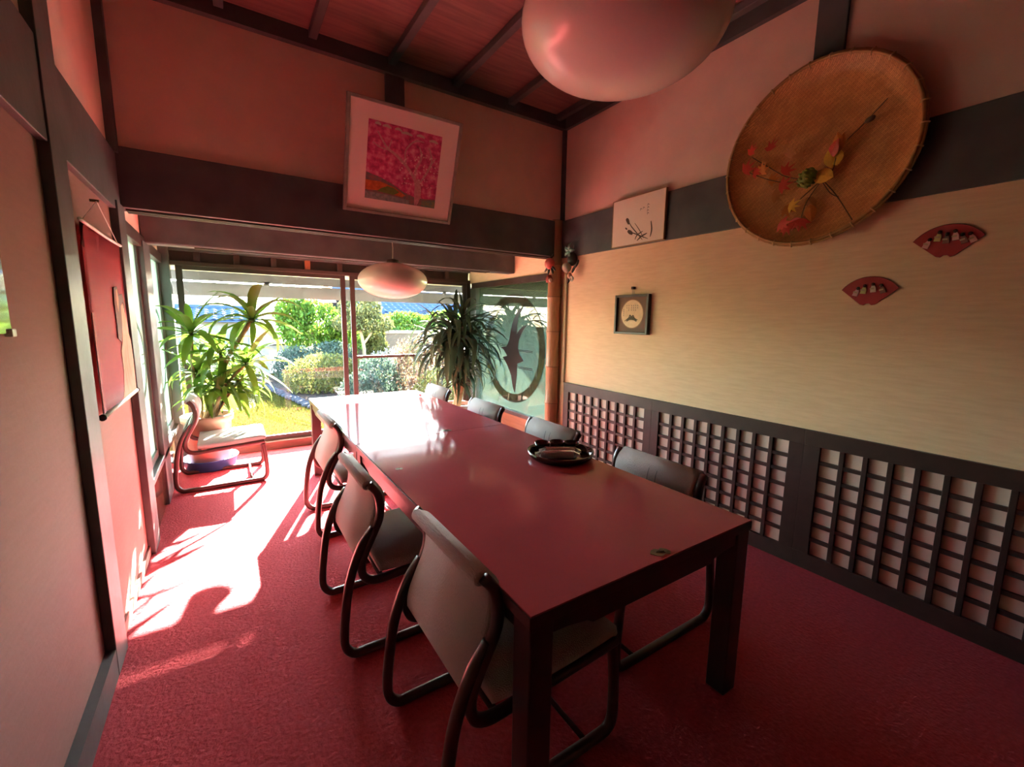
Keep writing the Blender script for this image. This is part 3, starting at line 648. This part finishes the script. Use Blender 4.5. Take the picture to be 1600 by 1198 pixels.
for (y, z, ang, s, kind, c) in ((1.465, 2.30, .6, .050, 0, 0), (1.365, 2.295, .2, .052, 0, 0), (1.49, 2.215, 1.0, .055, 0, 0), (1.44, 2.19, 1.3, .05, 0, 0), (1.395, 2.185, .8, .05, 0, 1), (1.35, 2.13, 1.4, .045, 0, 1), (1.27, 2.15, .9, .05, 0, 0),
                                (1.285, 2.085, 1.5, .055, 0, 0), (1.25, 2.225, .4, .045, 0, 3), (1.20, 2.205, .1, .04, 0, 3), (1.255, 1.96, 2.0, .05, 0, 1), (1.225, 1.97, 1.8, .045, 0, 2), (1.27, 1.89, 2.2, .055, 0, 0), (1.235, 1.87, 2.6, .055, 0, 0), (1.205, 1.895, 2.9, .05, 0, 0), (1.16, 1.885, 3.3, .05, 0, 0),
                                (1.155, 2.0, 2.5, .06, 1, 3), (1.13, 1.96, 3.0, .07, 1, 1), (1.32, 2.04, 1.6, .05, 0, 3), (1.055, 2.115, -.1, .085, 1, 2), (1.03, 2.12, -.25, .08, 1, 2), (1.045, 2.175, .3, .075, 1, 1), (1.03, 2.19, -.2, .07, 1, 1), (1.065, 2.165, .6, .07, 1, 0), (1.035, 2.065, -1.2, .10, 1, 2)):
    put_leaf(y, z, ang, s, kind, c)
for pts in (((1.09, 2.07), (1.25, 2.12), (1.36, 2.2), (1.46, 2.28)), ((1.09, 2.07), (1.3, 2.11), (1.47, 2.2)), ((1.09, 2.07), (1.2, 1.98), (1.25, 1.9)), ((1.09, 2.07), (1.05, 2.1), (1.04, 2.16)), ((1.09, 2.07), (1.15, 1.98), (1.17, 1.9)), ((1.09, 2.07), (1.02, 1.98), (.94, 1.85)), ((1.1, 2.08), (1.05, 2.0), (1.01, 1.97)), ((1.0, 2.23), (.93, 2.29), (.86, 2.36))):
    c = catmull([(-.03, p[0] - oy, p[1] - oz) for p in pts], 4); tube('stem', c, .0025, stemm, sp, 5)
gp = mat('green_pod', (.26, .36, .05), .5, var=.3, vscale=50)
for k in range(26):
    a = k * 2.4; h = k / 26
    if k == 0: pod = lathe('pod', ellip_prof(.036, .048, 12), gp, sp, 18, (-.05, .052, .015), (.5, 0, 0)); continue
    r_ = .034 * math.sin(PI * (.12 + .8 * h)); sc_ = lathe('pod_scale', ellip_prof(.013, .008, 6), gp, pod, 8, (r_ * math.cos(a), r_ * math.sin(a), -.046 + .092 * h), (0, 0, a))
lathe('seed', ellip_prof(.012, .022, 8), stemm, sp, 12, (-.03, .918 - oy, 2.292 - oz), (1.2, 0, 0))

# --- ornaments hanging at the bamboo post
o1 = thing('star_ornament', 'green origami-like star ornament with a pale ball hanging on the right wall beside the bamboo', 'ornament', (2.585, 3.03, 1.86))
gst = mat('green_star', (.16, .38, .29), .45, var=.3, vscale=40); dk = mat('dark_leafy', (.035, .035, .025), .6); pale = mat('pale_ball', (.50, .46, .36), .6, var=.2, vscale=60)
for k in range(5):
    a = 2 * PI * k / 5 + .35
    bm = bmesh.new(); rows = []
    for i in range(6):
        t = i / 5; r_ = .075 * t; wv = .024 * (1 - t) ** .7; tw = a + .35 * t
        c = Vector((-.02 - .02 * math.sin(PI * t), r_ * math.cos(tw), .10 + r_ * math.sin(tw))); n_ = Vector((0, -math.sin(tw), math.cos(tw)))
        rows.append([bm.verts.new(c + n_ * wv), bm.verts.new(c + Vector((-.012 * (1 - t), 0, 0))), bm.verts.new(c - n_ * wv)])
    for p, q in zip(rows[:-1], rows[1:]):
        for j in range(2): bm.faces.new((p[j], p[j + 1], q[j + 1], q[j]))
    link('star_petal', mesh_bm('star_petal', bm), gst, o1)
lathe('dark_body', ellip_prof(.045, .06, 12), dk, o1, 16, (.005, -.01, .03))
lathe('pale_ball', ellip_prof(.040, .044, 14), pale, o1, 20, (-.035, .015, -.045))
lathe('pink_bead', ellip_prof(.022, .026, 10), mat('pink_bead', (.55, .28, .20), .5), o1, 14, (-.03, -.02, -.115))
tube('metal_ring', [(-.04, .018 * math.cos(2 * PI * k / 16) - .06, .018 * math.sin(2 * PI * k / 16) - .145) for k in range(17)], .007, mat('ring_metal', (.5, .47, .38), .35, metal=.6), o1, 6)
for dy, dz in ((-.09, -.02), (-.05, -.06), (.01, -.15)): lathe('dark_leaf', ellip_prof(.012, .04, 8), dk, o1, 10, (-.01, dy, dz), (.6, 0, 0))
tube('string', [(0, 0, .05), (.03, 0, .16)], .0015, wirem, o1, 5)
o2 = thing('red_ball_ornament', 'red ball ornament with small dark leaves tied to the bamboo post', 'ornament', (2.515, 3.20, 1.86))
lathe('red_ball', ellip_prof(.046, .050, 16), mat('red_ball', (.62, .12, .09), .55), o2, 22, (-.035, 0, 0))
for dy, dz, rx in ((.05, -.045, .9), (-.05, -.045, -.9), (.02, -.065, .3), (-.03, -.06, -.5), (0, .05, 1.4)): lathe('dark_leaf', ellip_prof(.010, .038, 8), dk, o2, 10, (-.03, dy, dz), (rx, 0, 0))
lathe('bell_body', [(0, -.17), (.028, -.165), (.032, -.13), (.018, -.10), (0, -.095)], mat('bell_red', (.30, .06, .04), .5), o2, 18, (-.03, .01, 0))
lathe('pale_tip', ellip_prof(.016, .02, 8), mat('pale_tip', (.75, .50, .38), .5), o2, 12, (-.05, -.035, -.15))
tube('string', [(-.03, 0, .04), (.0, 0, .09)], .0015, wirem, o2, 5)

# --- hanging scroll on the left wall
hs = thing('hanging_scroll', 'red hanging scroll with a figure in a pale robe on the left wall', 'scroll', (XL + .026, 2.612, .957))
oy, oz = 2.41, .955
scr = mat('scroll_red', (.62, .045, .075), .65, var=.1, vscale=6); tanm = mat('scroll_tan', (.60, .34, .22), .8, var=.15, vscale=20); hairm = mat('scroll_hair', (.16, .11, .10), .8)
bm = bmesh.new(); rows = []
for i in range(13):
    y_ = 2.055 + .725 * i / 12 - oy; bow = .018 * math.sin(PI * i / 12)
    rows.append([bm.verts.new((.006 + bow * .4 * (1 - j / 8) , y_, .0 + j / 8 * (.735 - .35 * bow))) for j in range(9)] )
for a, b in zip(rows[:-1], rows[1:]):
    for j in range(8): bm.faces.new((a[j], a[j + 1], b[j + 1], b[j]))
bmesh.ops.solidify(bm, geom=bm.faces[:], thickness=.0015)
link('scroll_sheet', mesh_bm('scroll_sheet', bm), scr, hs, smooth=True)
box('scroll_border', .0095, .0112, -.355, -.325, .0, .40, mat('scroll_border', (.32, .015, .03), .7), hs)
rod = mat('white_rod', (.80, .76, .72), .3)
tube('scroll_top_rod', [(.010 + .010 * math.sin(PI * i / 12), 2.045 + .745 * i / 12 - oy, .738 - .012 * math.sin(PI * i / 12)) for i in range(13)], .0065, rod, hs, 8)
tube('scroll_bottom_rod', [(.010, 2.03 - oy, 0), (.010, 2.79 - oy, 0)], .010, rod, hs, 10)
for s in (2.022, 2.792): tube('rod_knob', [(.010, s - oy, 0), (.010, s + .012 - oy, 0)], .013, alum, hs, 10)
tube('cord', [(.008, 2.09 - oy, .74), (.004, 2.40 - oy, .87), (.008, 2.74 - oy, .74)], .0018, wirem, hs, 5)
lathe('nail', [(0, 0), (.006, 0), (.006, .03), (0, .03)], brass, hs, 10, (-.018, 2.40 - oy, .872), (0, PI / 2, 0))
def fig(nm, pts, d, m_): prism(nm, [(p[0] - oy, p[1] - oz) for p in pts], 'x', .0125, .0135 + d, m_, hs)
fig('painted_robe', [(2.42, .965), (2.77, .965), (2.775, 1.12), (2.76, 1.22), (2.72, 1.26), (2.70, 1.33), (2.66, 1.40), (2.60, 1.40), (2.59, 1.33), (2.55, 1.22), (2.50, 1.18), (2.50, 1.08), (2.46, 1.0)], .0, tanm)
fig('painted_hair', [(2.46, 1.24), (2.53, 1.22), (2.58, 1.30), (2.60, 1.39), (2.66, 1.41), (2.68, 1.36), (2.70, 1.40), (2.66, 1.45), (2.58, 1.44), (2.55, 1.48), (2.48, 1.47), (2.46, 1.40), (2.47, 1.32)], .0006, hairm)
fig('painted_face', [(2.53, 1.36), (2.56, 1.42), (2.55, 1.47), (2.515, 1.46), (2.51, 1.40)], .0010, tanm)
bm = bmesh.new()
for pts in (((2.60, 1.20), (2.58, 1.10), (2.62, 1.0)), ((2.66, 1.25), (2.64, 1.14), (2.68, 1.02)), ((2.55, 1.15), (2.54, 1.05), (2.56, .98))): stroke(bm, [(p[0] - oy, p[1] - oz) for p in pts], .004, 'x', .0143)
link('robe_folds', mesh_bm('robe_folds', bm), mat('fold_brown', (.35, .17, .10), .8), hs)

# --- framed mirror at the left picture edge
mr = thing('wall_mirror', 'frameless mirror with small metal clips on the left wall at the picture edge', 'mirror', (XL + .002, 1.385, 1.30))
box('mirror_glass', 0, .008, -.21, .21, .0, .46, mat('mirror_green', (.62, .70, .60), .08, metal=.9), mr, bev=.002)
for y_, z_ in ((.20, 0), (.20, .45), (-.2, 0), (-.2, .45)): box('clip', -.001, .014, y_ - .008, y_ + .018, z_ - .008, z_ + .012, silver, mr, bev=.002)

# ------------------------------------------------------------------ potted plants
def strap_mesh(droop, n=7, wid=.5):
    """unit-length strap leaf growing along +x from origin, arching down by droop"""
    bm = bmesh.new(); rows = []; p = Vector((0, 0, 0)); ang = 0.0
    for i in range(n + 1):
        t = i / n; wv = wid * .075 * (math.sin(PI * (0.12 + .88 * t)) ** .75 if t < 1 else 0) + (.004 if t < .1 else 0)
        dr = Vector((math.cos(ang), 0, math.sin(ang))); nr = Vector((-math.sin(ang), 0, math.cos(ang)))
        if i == n: rows.append([bm.verts.new(p)])
        else: rows.append([bm.verts.new(p + Vector((0, -wv, 0)) + nr * wv * .35), bm.verts.new(p), bm.verts.new(p + Vector((0, wv, 0)) + nr * wv * .35)])
        p = p + dr / n; ang -= droop / n
    for a, b in zip(rows[:-1], rows[1:]):
        if len(b) == 1:
            bm.faces.new((a[0], a[1], b[0])); bm.faces.new((a[1], a[2], b[0]))
        else:
            bm.faces.new((a[0], a[1], b[1], b[0])); bm.faces.new((a[1], a[2], b[2], b[1]))
    me = mesh_bm('strap_leaf', bm); me.shade_smooth(); return me
leafA = mat('dracaena_leaf', (.085, .155, .016), .4, .4, transl=.45, var=.3, vscale=3)
leafB = mat('dark_strap_leaf', (.045, .065, .03), .55, .2, transl=.15, var=.3, vscale=3)
trunkm = mat('cane', (.24, .17, .08), .8, var=.4, vscale=30)
potm = mat('terracotta_pot', (.52, .24, .17), .6, var=.1, vscale=8); soil = mat('soil', (.05, .035, .025), 1.0, bump=.5, bscale=80)
def pot(parent, r0, r1, h, mtl, z0=.0):
    lathe('pot', [(0, z0), (r0, z0), (r0 + .005, z0 + .01), (r1 - .015, z0 + h - .06), (r1, z0 + h - .055), (r1 + .004, z0 + h - .004), (r1 - .004, z0 + h), (r1 - .02, z0 + h), (r1 - .022, z0 + h - .05), (0, z0 + h - .05)], mtl, parent, 44)
    lathe('soil', [(0, z0 + h - .040), (r1 - .024, z0 + h - .047), (r1 - .024, z0 + h - .049)], soil, parent, 32)
def rosette(parent, meshes, c, n, L, el0, el1, az0=0, azr=2 * PI):
    for k in range(n):
        me = random.choice(meshes); o = bpy.data.objects.new('leaf', me); COL.objects.link(o); o.parent = parent
        t = (k + random.random()) / n; az = az0 + azr * ((k * .381966) % 1.0) + random.uniform(-.2, .2); el = el0 + (el1 - el0) * t
        l = L * random.uniform(.78, 1.22); o.location = (c[0], c[1], c[2] - .08 * L * (1 - t))
        o.rotation_euler = Euler((random.uniform(-.3, .3), -el, az)); o.scale = (l, l * 1.0, l)
# left dracaena
sauc = thing('plant_saucer', 'blue plastic saucer under the potted plant by the left wall', 'saucer', (-.20, 4.66, 0))
lathe('saucer_dish', [(0, 0), (.175, 0), (.188, .01), (.208, .092), (.216, .094), (.215, .10), (.202, .098), (.182, .018), (0, .012)], mat('blue_plastic', (.03, .085, .24), .5, .3), sauc, 44)
lp = thing('potted_dracaena', 'tall potted plant with arching strap leaves in a pink pot, left of the garden window', 'potted plant', (-.20, 4.66, .0125))
pot(lp, .145, .195, .47, potm)
MA = [strap_mesh(d, 7, w_) for d, w_ in ((.9, .95), (1.5, 1.05), (2.1, 1.0), (.5, .85))]
for me in MA: me.materials.append(leafA)
heads = [((.40, .02, 1.32), 24, .48, .03), ((-.06, -.02, 1.20), 22, .42, .02), ((.14, .06, 1.00), 24, .42, .02), ((.33, -.04, .92), 22, .42, .018), ((-.04, .05, .84), 20, .38, .018), ((.26, .08, .74), 22, .40, .018), ((.10, -.02, .72), 22, .34, .016), ((.0, .02, .66), 16, .28, .014), ((.20, .02, .66), 16, .28, .014)]
for (c, n, L, r_) in heads:
    b0 = Vector((random.uniform(-.05, .08), random.uniform(-.05, .05), .40)); c = Vector(c)
    mid = b0.lerp(c, .55) + Vector((random.uniform(-.03, .03), 0, .04))
    tube('cane', catmull([b0, b0.lerp(mid, .6), mid, c], 4), r_ * .7, trunkm, lp, 7)
    rosette(lp, MA, c, n, L, -.5, 1.25)
# right drooping plant
rp_ = thing('potted_ponytail', 'dark potted plant with long drooping leaves at the right of the garden window', 'potted plant', (2.24, 4.62, 0))
pot(rp_, .15, .20, .36, mat('rose_pot', (.36, .17, .13), .6))
MB_ = [strap_mesh(d, 8, w_) for d, w_ in ((2.4, .55), (2.9, .6), (2.0, .5), (1.2, .45))]
for me in MB_: me.materials.append(leafB)
for (c, n, L, r_) in [((-.02, 0, 1.16), 62, .68, .03), ((.12, -.05, 1.04), 52, .66, .03), ((-.14, .02, 1.0), 52, .62, .028), ((.06, -.02, 1.34), 26, .50, .02), ((.02, -.04, .80), 60, .50, .03), ((-.02, -.06, .62), 44, .36, .03)]:
    b0 = Vector((random.uniform(-.05, .05), random.uniform(-.05, .05), .30)); c = Vector(c)
    tube('cane', catmull([b0, b0.lerp(c, .5) + Vector((.02, 0, 0)), c], 4), r_, trunkm, rp_, 8)
    rosette(rp_, MB_, c, n, L, .0, 1.45)

# ------------------------------------------------------------------ outside: eave
soff = mat('eave_cream', (.46, .42, .26), .8, var=.08, vscale=4); greyb = mat('eave_grey', (.11, .10, .085), .7, var=.2, vscale=6)
ev = thing('eave', 'cream eave with grey hanging battens outside the garden window', 'eave', (1.1, 5.2, 1.9))
prism('soffit', [(-.13, .10), (.10, -.12), (.11, -.105), (-.13, .13)], 'x', -2.2, 2.4, soff, ev)
box('fascia', -2.2, 2.4, .10, .125, -.206, -.115, greyb, ev); box('hanging_batten', -2.2, 2.4, .095, .13, -.352, -.222, greyb, ev)
for xx in (-1.9, -.72, .35, 1.3, 2.2): box('hanger', xx - .025, xx + .025, .10, .125, -.225, -.19, greyb, ev)
struct(box('roof_slab', -1.2, 4.2, 3.2, 5.1, 3.2, 3.26, beamm))
se = thing('side_eave', 'low eave outside the right glass', 'eave', (3.2, 4.2, 1.8))
box('soffit', -.45, .5, -1.6, .84, .0, .05, greyb, se); box('fascia', .46, .5, -1.6, .84, -.10, .0, greyb, se)
for yy in (-1.2, -.4, .4, .78): box('rafter', -.43, .45, yy - .03, yy + .03, -.06, 0, soff, se)
lb = thing('eave_lamp', 'small white bell lamp with an orange cap hanging under the eave outside the left sash', 'lamp', (.99, 5.44, 1.53))
lathe('lamp_shade', [(.018, .125), (.045, .115), (.075, .06), (.098, 0), (.095, 0), (.071, .058), (.042, .108), (.018, .118)], mat('bell_glass', (.9, .85, .75), .3, transl=.5), lb, 32)
lathe('bulb', ellip_prof(.026, .034, 12, .05), mat('bulb_glow', (1, 1, 1), .3, emis=(1.0, .85, .6), estr=3.0), lb, 20)
lathe('cap', [(0, .115), (.030, .115), (.062, .135), (.066, .15), (.03, .175), (0, .18)], mat('lamp_cap', (.5, .22, .07), .5), lb, 24)
tube('cord', [(0, 0, .17), (0, 0, .42)], .004, wirem, lb, 6)
# ------------------------------------------------------------------ garden
GZ = -.15
lawnm = mat('lawn', (.036, .032, .006), .9, .0, col2=(.028, .026, .005), vscale=2)
struct(box('lawn', -8, 14, 5.06, 22, GZ - .2, GZ, lawnm), 'sunlit lawn outside the garden window')
struct(box('lawn_side', XR + .13, 14, -2, 5.06, GZ - .2, GZ, lawnm), 'strip of lawn beyond the right glass')
struct(box('ground_left', -8, XL - .13, -2, 5.06, GZ - .2, GZ, lawnm))
struct(box('field', -60, 90, 22, 120, GZ - .4, GZ - .1, mat('field', (.07, .06, .035), .95, .0)))
# grass blades near the window
grassm = mat('grass_blade', (.044, .042, .006), .7, .1, transl=.4, island=.35)
bm = bmesh.new()
for k in range(38000):
    y = 5.25 + 6.5 * random.random() ** 1.4; x = random.uniform(-1.0, 1.25 - .05 * (y - 5)) if y < 8 else random.uniform(-1.2, .8)
    if k % 3 and x > 1.55 - .17 * (y - 5): continue
    if k % 3 == 0: x, y = random.uniform(3.7, 8.5), random.uniform(4.4, 9.5)
    h = random.uniform(.02, .05) * (1 + (y - 5) * .05); a = random.uniform(0, PI); wv = .004 * (1 + (y - 5) * .12); dx, dy = math.cos(a) * wv, math.sin(a) * wv
    bx_, by_ = random.uniform(-.02, .02), random.uniform(-.02, .02)
    bm.faces.new((bm.verts.new((x - dx, y - dy, GZ)), bm.verts.new((x + dx, y + dy, GZ)), bm.verts.new((x + bx_, y + by_, GZ + h))))
gr = link('grass', mesh_bm('grass', bm), grassm); gr['kind'] = 'stuff'; gr['label'] = 'short sunlit grass of the lawn outside the window'; gr['category'] = 'grass'
# stone edging and gravel bed along the lawn
bed = struct(prism('planting_bed', [(.35, 12.5), (.55, 11.0), (.80, 9.6), (1.0, 8.3), (1.25, 7.2), (1.5, 6.3), (1.7, 5.6), (3.9, 5.6), (4.6, 12.5)], 'z', GZ, GZ + .03, mat('bed_soil', (.05, .038, .028), .95, .0, var=.4, vscale=9, bump=.5, bscale=30)), 'bare soil bed beyond the lawn')
stonem = mat('edging_stone', (.035, .036, .040), .95, .05, var=.4, vscale=12, bump=.3, bscale=40)
edge = catmull([(.35, 11.6, 0), (.58, 10.6, 0), (.80, 9.6, 0), (1.0, 8.4, 0), (1.22, 7.3, 0), (1.45, 6.4, 0)], 7)
for i, p in enumerate(edge):
    bm = bmesh.new(); bmesh.ops.create_icosphere(bm, subdivisions=2, radius=1)
    for v in bm.verts:
        f_ = 1 + random.uniform(-.12, .12); v.co = Vector((v.co.x * .115 * f_, v.co.y * .09 * f_, max(-.4, v.co.z) * .05 * f_))
    o = link('edging_stone', mesh_bm('edging_stone', bm), stonem, None, (p.x + random.uniform(-.02, .02), p.y, GZ + .03), (0, 0, random.uniform(0, 3)), True)
    tag(o, 'grey edging stone between lawn and planting bed', 'stone', 'stones edging the lawn')
# foliage
def blob(bm, c, rad, n, ls, flat=0.0, shell=.55):
    for k in range(n):
        d = Vector((random.gauss(0, 1), random.gauss(0, 1), random.gauss(0, 1))).normalized()
        if flat and d.z < -flat: d.z = -flat * random.random()
        q = shell + (1 - shell) * random.random() ** .5; q *= random.uniform(.9, 1.06)
        p = Vector((c[0] + d.x * rad[0] * q, c[1] + d.y * rad[1] * q, c[2] + d.z * rad[2] * q))
        s = ls * random.uniform(.6, 1.3); e = Euler((random.uniform(0, 6), random.uniform(0, 6), random.uniform(0, 6))).to_matrix()
        bm.faces.new([bm.verts.new(p + e @ Vector(v)) for v in ((-s, 0, 0), (0, -s * .45, 0), (s, 0, s * .15), (0, s * .45, 0))])
def shrub(name, label, loc, blobs, ls, material, stems=None, group=None, cat='shrub'):
    t = thing(name, label, cat, loc, 0, group)
    bm = bmesh.new()
    for c, r_, n in blobs: blob(bm, c, r_, n, ls, .75)
    link('foliage', mesh_bm('foliage', bm), material, t)['kind'] = 'stuff'
    for s in (stems or []): tube('stem', catmull(s[0], 4), [s[1] * (1 - .6 * i / (4 * (len(s[0]) - 1))) for i in range(4 * (len(s[0]) - 1) + 1)], trunkm, t, 6)
    return t
gD = mat('hedge_green', (.05, .065, .027), .7, .2, transl=.3, island=.35); gB = mat('bright_green', (.062, .115, .010), .6, .2, transl=.45, island=.35)
gO = mat('olive_green', (.07, .075, .023), .7, .2, transl=.35, island=.35); gY = mat('yellow_green', (.085, .086, .019), .7, .2, transl=.4, island=.35)
gR = mat('russet_leaf', (.09, .055, .03), .7, .2, transl=.35, island=.4); gP = mat('pale_flower', (.16, .135, .11), .7, .2, transl=.3, island=.25)
gG = mat('blue_green', (.04, .062, .042), .7, .2, transl=.3, island=.3)
def st(h, sp_=.1): return [([(0, 0, 0), (sp_ * .3, 0, h * .5), (sp_, .05, h)], .03), ([(0, .05, 0), (-sp_ * .4, 0, h * .5), (-sp_, 0, h * .9)], .025)]
shrub('clipped_shrub', 'rounded clipped shrub with a yellowish top beyond the lawn', (1.62, 9.4, GZ), [((0, 0, .32), (.80, .6, .48), 4600), ((.75, -.1, .28), (.55, .5, .42), 2600)], .035, gY, st(.5), 'garden shrubs')
shrub('hedge', 'long dark green hedge at the far left of the lawn', (-1.9, 14.2, GZ), [((-1.3, 0, .4), (.9, .4, .55), 2200), ((0, .1, .45), (.9, .4, .6), 2400), ((1.2, 0, .4), (.8, .4, .5), 2000)], .05, gD, st(.6), 'garden shrubs')
shrub('low_shrub', 'low blue-green shrub left of the clipped round one', (1.35, 11.3, GZ), [((0, 0, .35), (.55, .4, .5), 2600), ((.8, .2, .45), (.6, .4, .5), 2600)], .04, gG, st(.5), 'garden shrubs')
shrub('leafy_shrub', 'loose grey-green shrub just left of the window mullion', (2.35, 8.2, GZ), [((0, 0, .35), (.5, .45, .5), 2600), ((-.45, -.5, .22), (.4, .35, .36), 1800)], .038, gG, st(.6), 'garden shrubs')
shrub('russet_shrub', 'tall loose russet shrub behind the middle rail of the right sash', (3.25, 7.75, GZ), [((0, 0, .55), (.75, .55, .62), 3800), ((.9, -.2, .5), (.7, .5, .62), 3200), ((.3, .2, 1.0), (.6, .4, .35), 900), ((-.35, .1, .85), (.4, .3, .35), 600)], .033, gR, st(1.1, .4), 'garden shrubs')
shrub('yellow_shrub', 'yellow-green bush low behind the right sash', (2.95, 6.65, GZ), [((0, 0, .30), (.5, .4, .42), 2200), ((.8, .0, .35), (.5, .4, .45), 2000)], .03, gY, st(.5), 'garden shrubs')
shrub('flowering_shrub', 'pale flowering bush in front of the tan garden wall', (3.3, 10.2, GZ), [((0, 0, .40), (.7, .4, .42), 1700), ((1.0, 0, .38), (.7, .4, .4), 1200)], .04, gP, st(.7), 'garden shrubs')
shrub('bright_shrub', 'bright green leafy bush above the tan garden wall', (5.3, 15.2, GZ), [((0, 0, 1.05), (1.35, .7, .68), 4200), ((1.7, .2, 1.1), (1.2, .7, .72), 3600), ((-1.6, .3, .95), (1.0, .6, .6), 2600)], .085, gB, st(1.2, .4), 'garden shrubs')
shrub('side_shrub', 'green bush beyond the right glass', (10.4, 12.6, GZ), [((0, 0, .75), (1.1, .8, .85), 3400), ((1.6, -1.6, .7), (1.2, .9, .8), 3200), ((-.9, 1.4, .8), (1.0, .8, .9), 2600)], .04, gO, st(.7), 'garden shrubs')
shrub('garden_tree', 'bright green young tree in the middle of the left sash', (1.9, 12.6, GZ), [((0, 0, 1.25), (.85, .6, .75), 3600), ((-.4, .1, 1.55), (.5, .5, .5), 1800), ((.7, 0, .85), (.6, .5, .5), 1800)], .06, gB, [([(0, 0, 0), (.05, 0, .6), (-.05, 0, 1.3)], .06)], 'garden trees', 'tree')
shrub('garden_tree', 'olive-toned garden tree with a bare trunk just left of the mullion', (2.9, 11.6, GZ), [((0, 0, 1.75), (.55, .5, .36), 1700), ((.35, 0, 1.35), (.5, .4, .3), 1100), ((-.3, 0, 1.35), (.4, .4, .25), 800)], .05, gO, [([(0, 0, 0), (.06, 0, .7), (-.03, 0, 1.3), (.05, 0, 1.7)], .06), ([(.03, 0, .8), (.25, 0, 1.1), (.4, 0, 1.4)], .03)], 'garden trees', 'tree')
shrub('garden_tree', 'yellow-leaved garden tree behind the window mullion', (3.6, 13.2, GZ), [((0, 0, 1.0), (.40, .4, .45), 1500), ((.1, 0, .6), (.4, .4, .4), 1000)], .055, gY, [([(0, 0, 0), (0, 0, .7), (.06, 0, 1.3)], .05)], 'garden trees', 'tree')
# tan garden wall with coping
gw = thing('garden_wall', 'low tan rendered wall crossing the garden behind the shrubs', 'wall', (6.0, 14.0, GZ))
box('wall_body', -3.6, 6, -.08, .08, 0, 1.02, mat('tan_render', (.085, .055, .032), .9, var=.1, vscale=4), gw); box('coping', -3.65, 6.05, -.11, .11, 1.02, 1.12, mat('coping', (.16, .11, .075), .85), gw, bev=.01)
# small white-roofed shed
sh = thing('garden_shed', 'small grey shed with a white sheet roof beyond the lawn', 'shed', (1.1, 13.6, GZ))
box('shed_wall', -.55, .55, -.4, .4, 0, .75, mat('shed_grey', (.16, .145, .135), .9, var=.2, vscale=8), sh)
prism('shed_roof', [(-.55, .74), (.55, .84), (.55, .90), (-.55, .80)], 'y', -.5, .5, mat('white_sheet', (.6, .6, .6), .5), sh); prism('shed_door', [(-.2, .02), (.15, .02), (.15, .62), (-.2, .62)], 'y', -.42, -.4, mat('shed_door', (.36, .31, .27), .8), sh)
# houses with tiled roofs
tilem = mat('roof_tile', (.022, .042, .095), .6, .15, var=.25, vscale=3); hw_ = mat('house_wall', (.11, .10, .085), .9); hwin = mat('house_window', (.08, .10, .12), .15)
def house(loc, rotz, L, D, eave, rise, ncol, nrow, label):
    t = thing('house', label, 'house', loc, rotz, 'houses beyond the garden')
    box('house_wall', -L / 2 + .3, L / 2 - .3, .3, D - .3, 0, eave, hw_, t)
    for k in range(3): box('house_window', -L / 2 + .8 + k * L / 3.4, -L / 2 + 1.7 + k * L / 3.4, .27, .3, eave * .35, eave * .8, hwin, t)
    prism('roof_slab', [(0, eave - .05), (D / 2, eave + rise - .05), (D, eave - .05), (D, eave), (D / 2, eave + rise), (0, eave)], 'x', -L / 2, L / 2, tilem, t)
    tw, sl = L / ncol, math.hypot(D / 2, rise) / nrow; an = math.atan2(rise, D / 2)
    bm = bmesh.new(); rows = []
    for j in range(2):
        rows.append([bm.verts.new((tw * (i / 6 - .5), sl * 1.08 * j, .012 + .045 * tw / .28 * math.cos(2 * PI * i / 6) * .5 + (.03 if j == 0 else 0))) for i in range(7)])
    for i in range(6): bm.faces.new((rows[0][i], rows[0][i + 1], rows[1][i + 1], rows[1][i]))
    fr_ = [bm.verts.new((v.co.x, v.co.y, v.co.z - .03)) for v in rows[0]]
    for i in range(6): bm.faces.new((fr_[i], fr_[i + 1], rows[0][i + 1], rows[0][i]))
    me = mesh_bm('roof_tile', bm); me.materials.append(tilem); me.shade_smooth()
    for r_ in range(nrow):
        for c in range(ncol):
            o = bpy.data.objects.new('roof_tile', me); COL.objects.link(o); o.parent = t
            s = sl * r_; o.location = (-L / 2 + tw * (c + .5), s * math.cos(an), eave + .02 + s * math.sin(an)); o.rotation_euler = (an, 0, 0)
    tube('ridge', [(-L / 2, D / 2, eave + rise + .05), (L / 2, D / 2, eave + rise + .05)], .11, tilem, t, 8)
house((-1.5, 19.0, GZ), .0, 5.0, 4.4, 1.34, .46, 18, 6, 'house with blue-grey tiled roof seen at the left of the garden window')
house((8.6, 19.5, GZ), .12, 8.5, 4.6, 1.75, 1.0, 28, 8, 'house with blue tiled roof above the bright green bush')
# far wooded hills
def hill(name, label, y, x0, x1, hfun, material):
    bm = bmesh.new(); n = 40; rows = []
    for j in range(6):
        rows.append([bm.verts.new((x0 + (x1 - x0) * i / n, y + j * 4, -1 + (hfun(i / n) + 1) * math.sin(PI / 2 * j / 5) + random.uniform(-.25, .25))) for i in range(n + 1)])
    for a, b in zip(rows[:-1], rows[1:]):
        for i in range(n): bm.faces.new((a[i], a[i + 1], b[i + 1], b[i]))
    o = link(name, mesh_bm(name, bm), material, smooth=True); o['kind'] = 'structure'; o['label'] = label
hill('hills', 'autumn-coloured wooded hills in the distance', 70, -40, 70, lambda t: 4.6 + 1.0 * math.sin(9 * t) + .7 * math.sin(23 * t + 1), mat('hill_wood', (.11, .085, .075), .95, col2=(.075, .09, .085), vscale=.4, bump=.6, bscale=1.2))
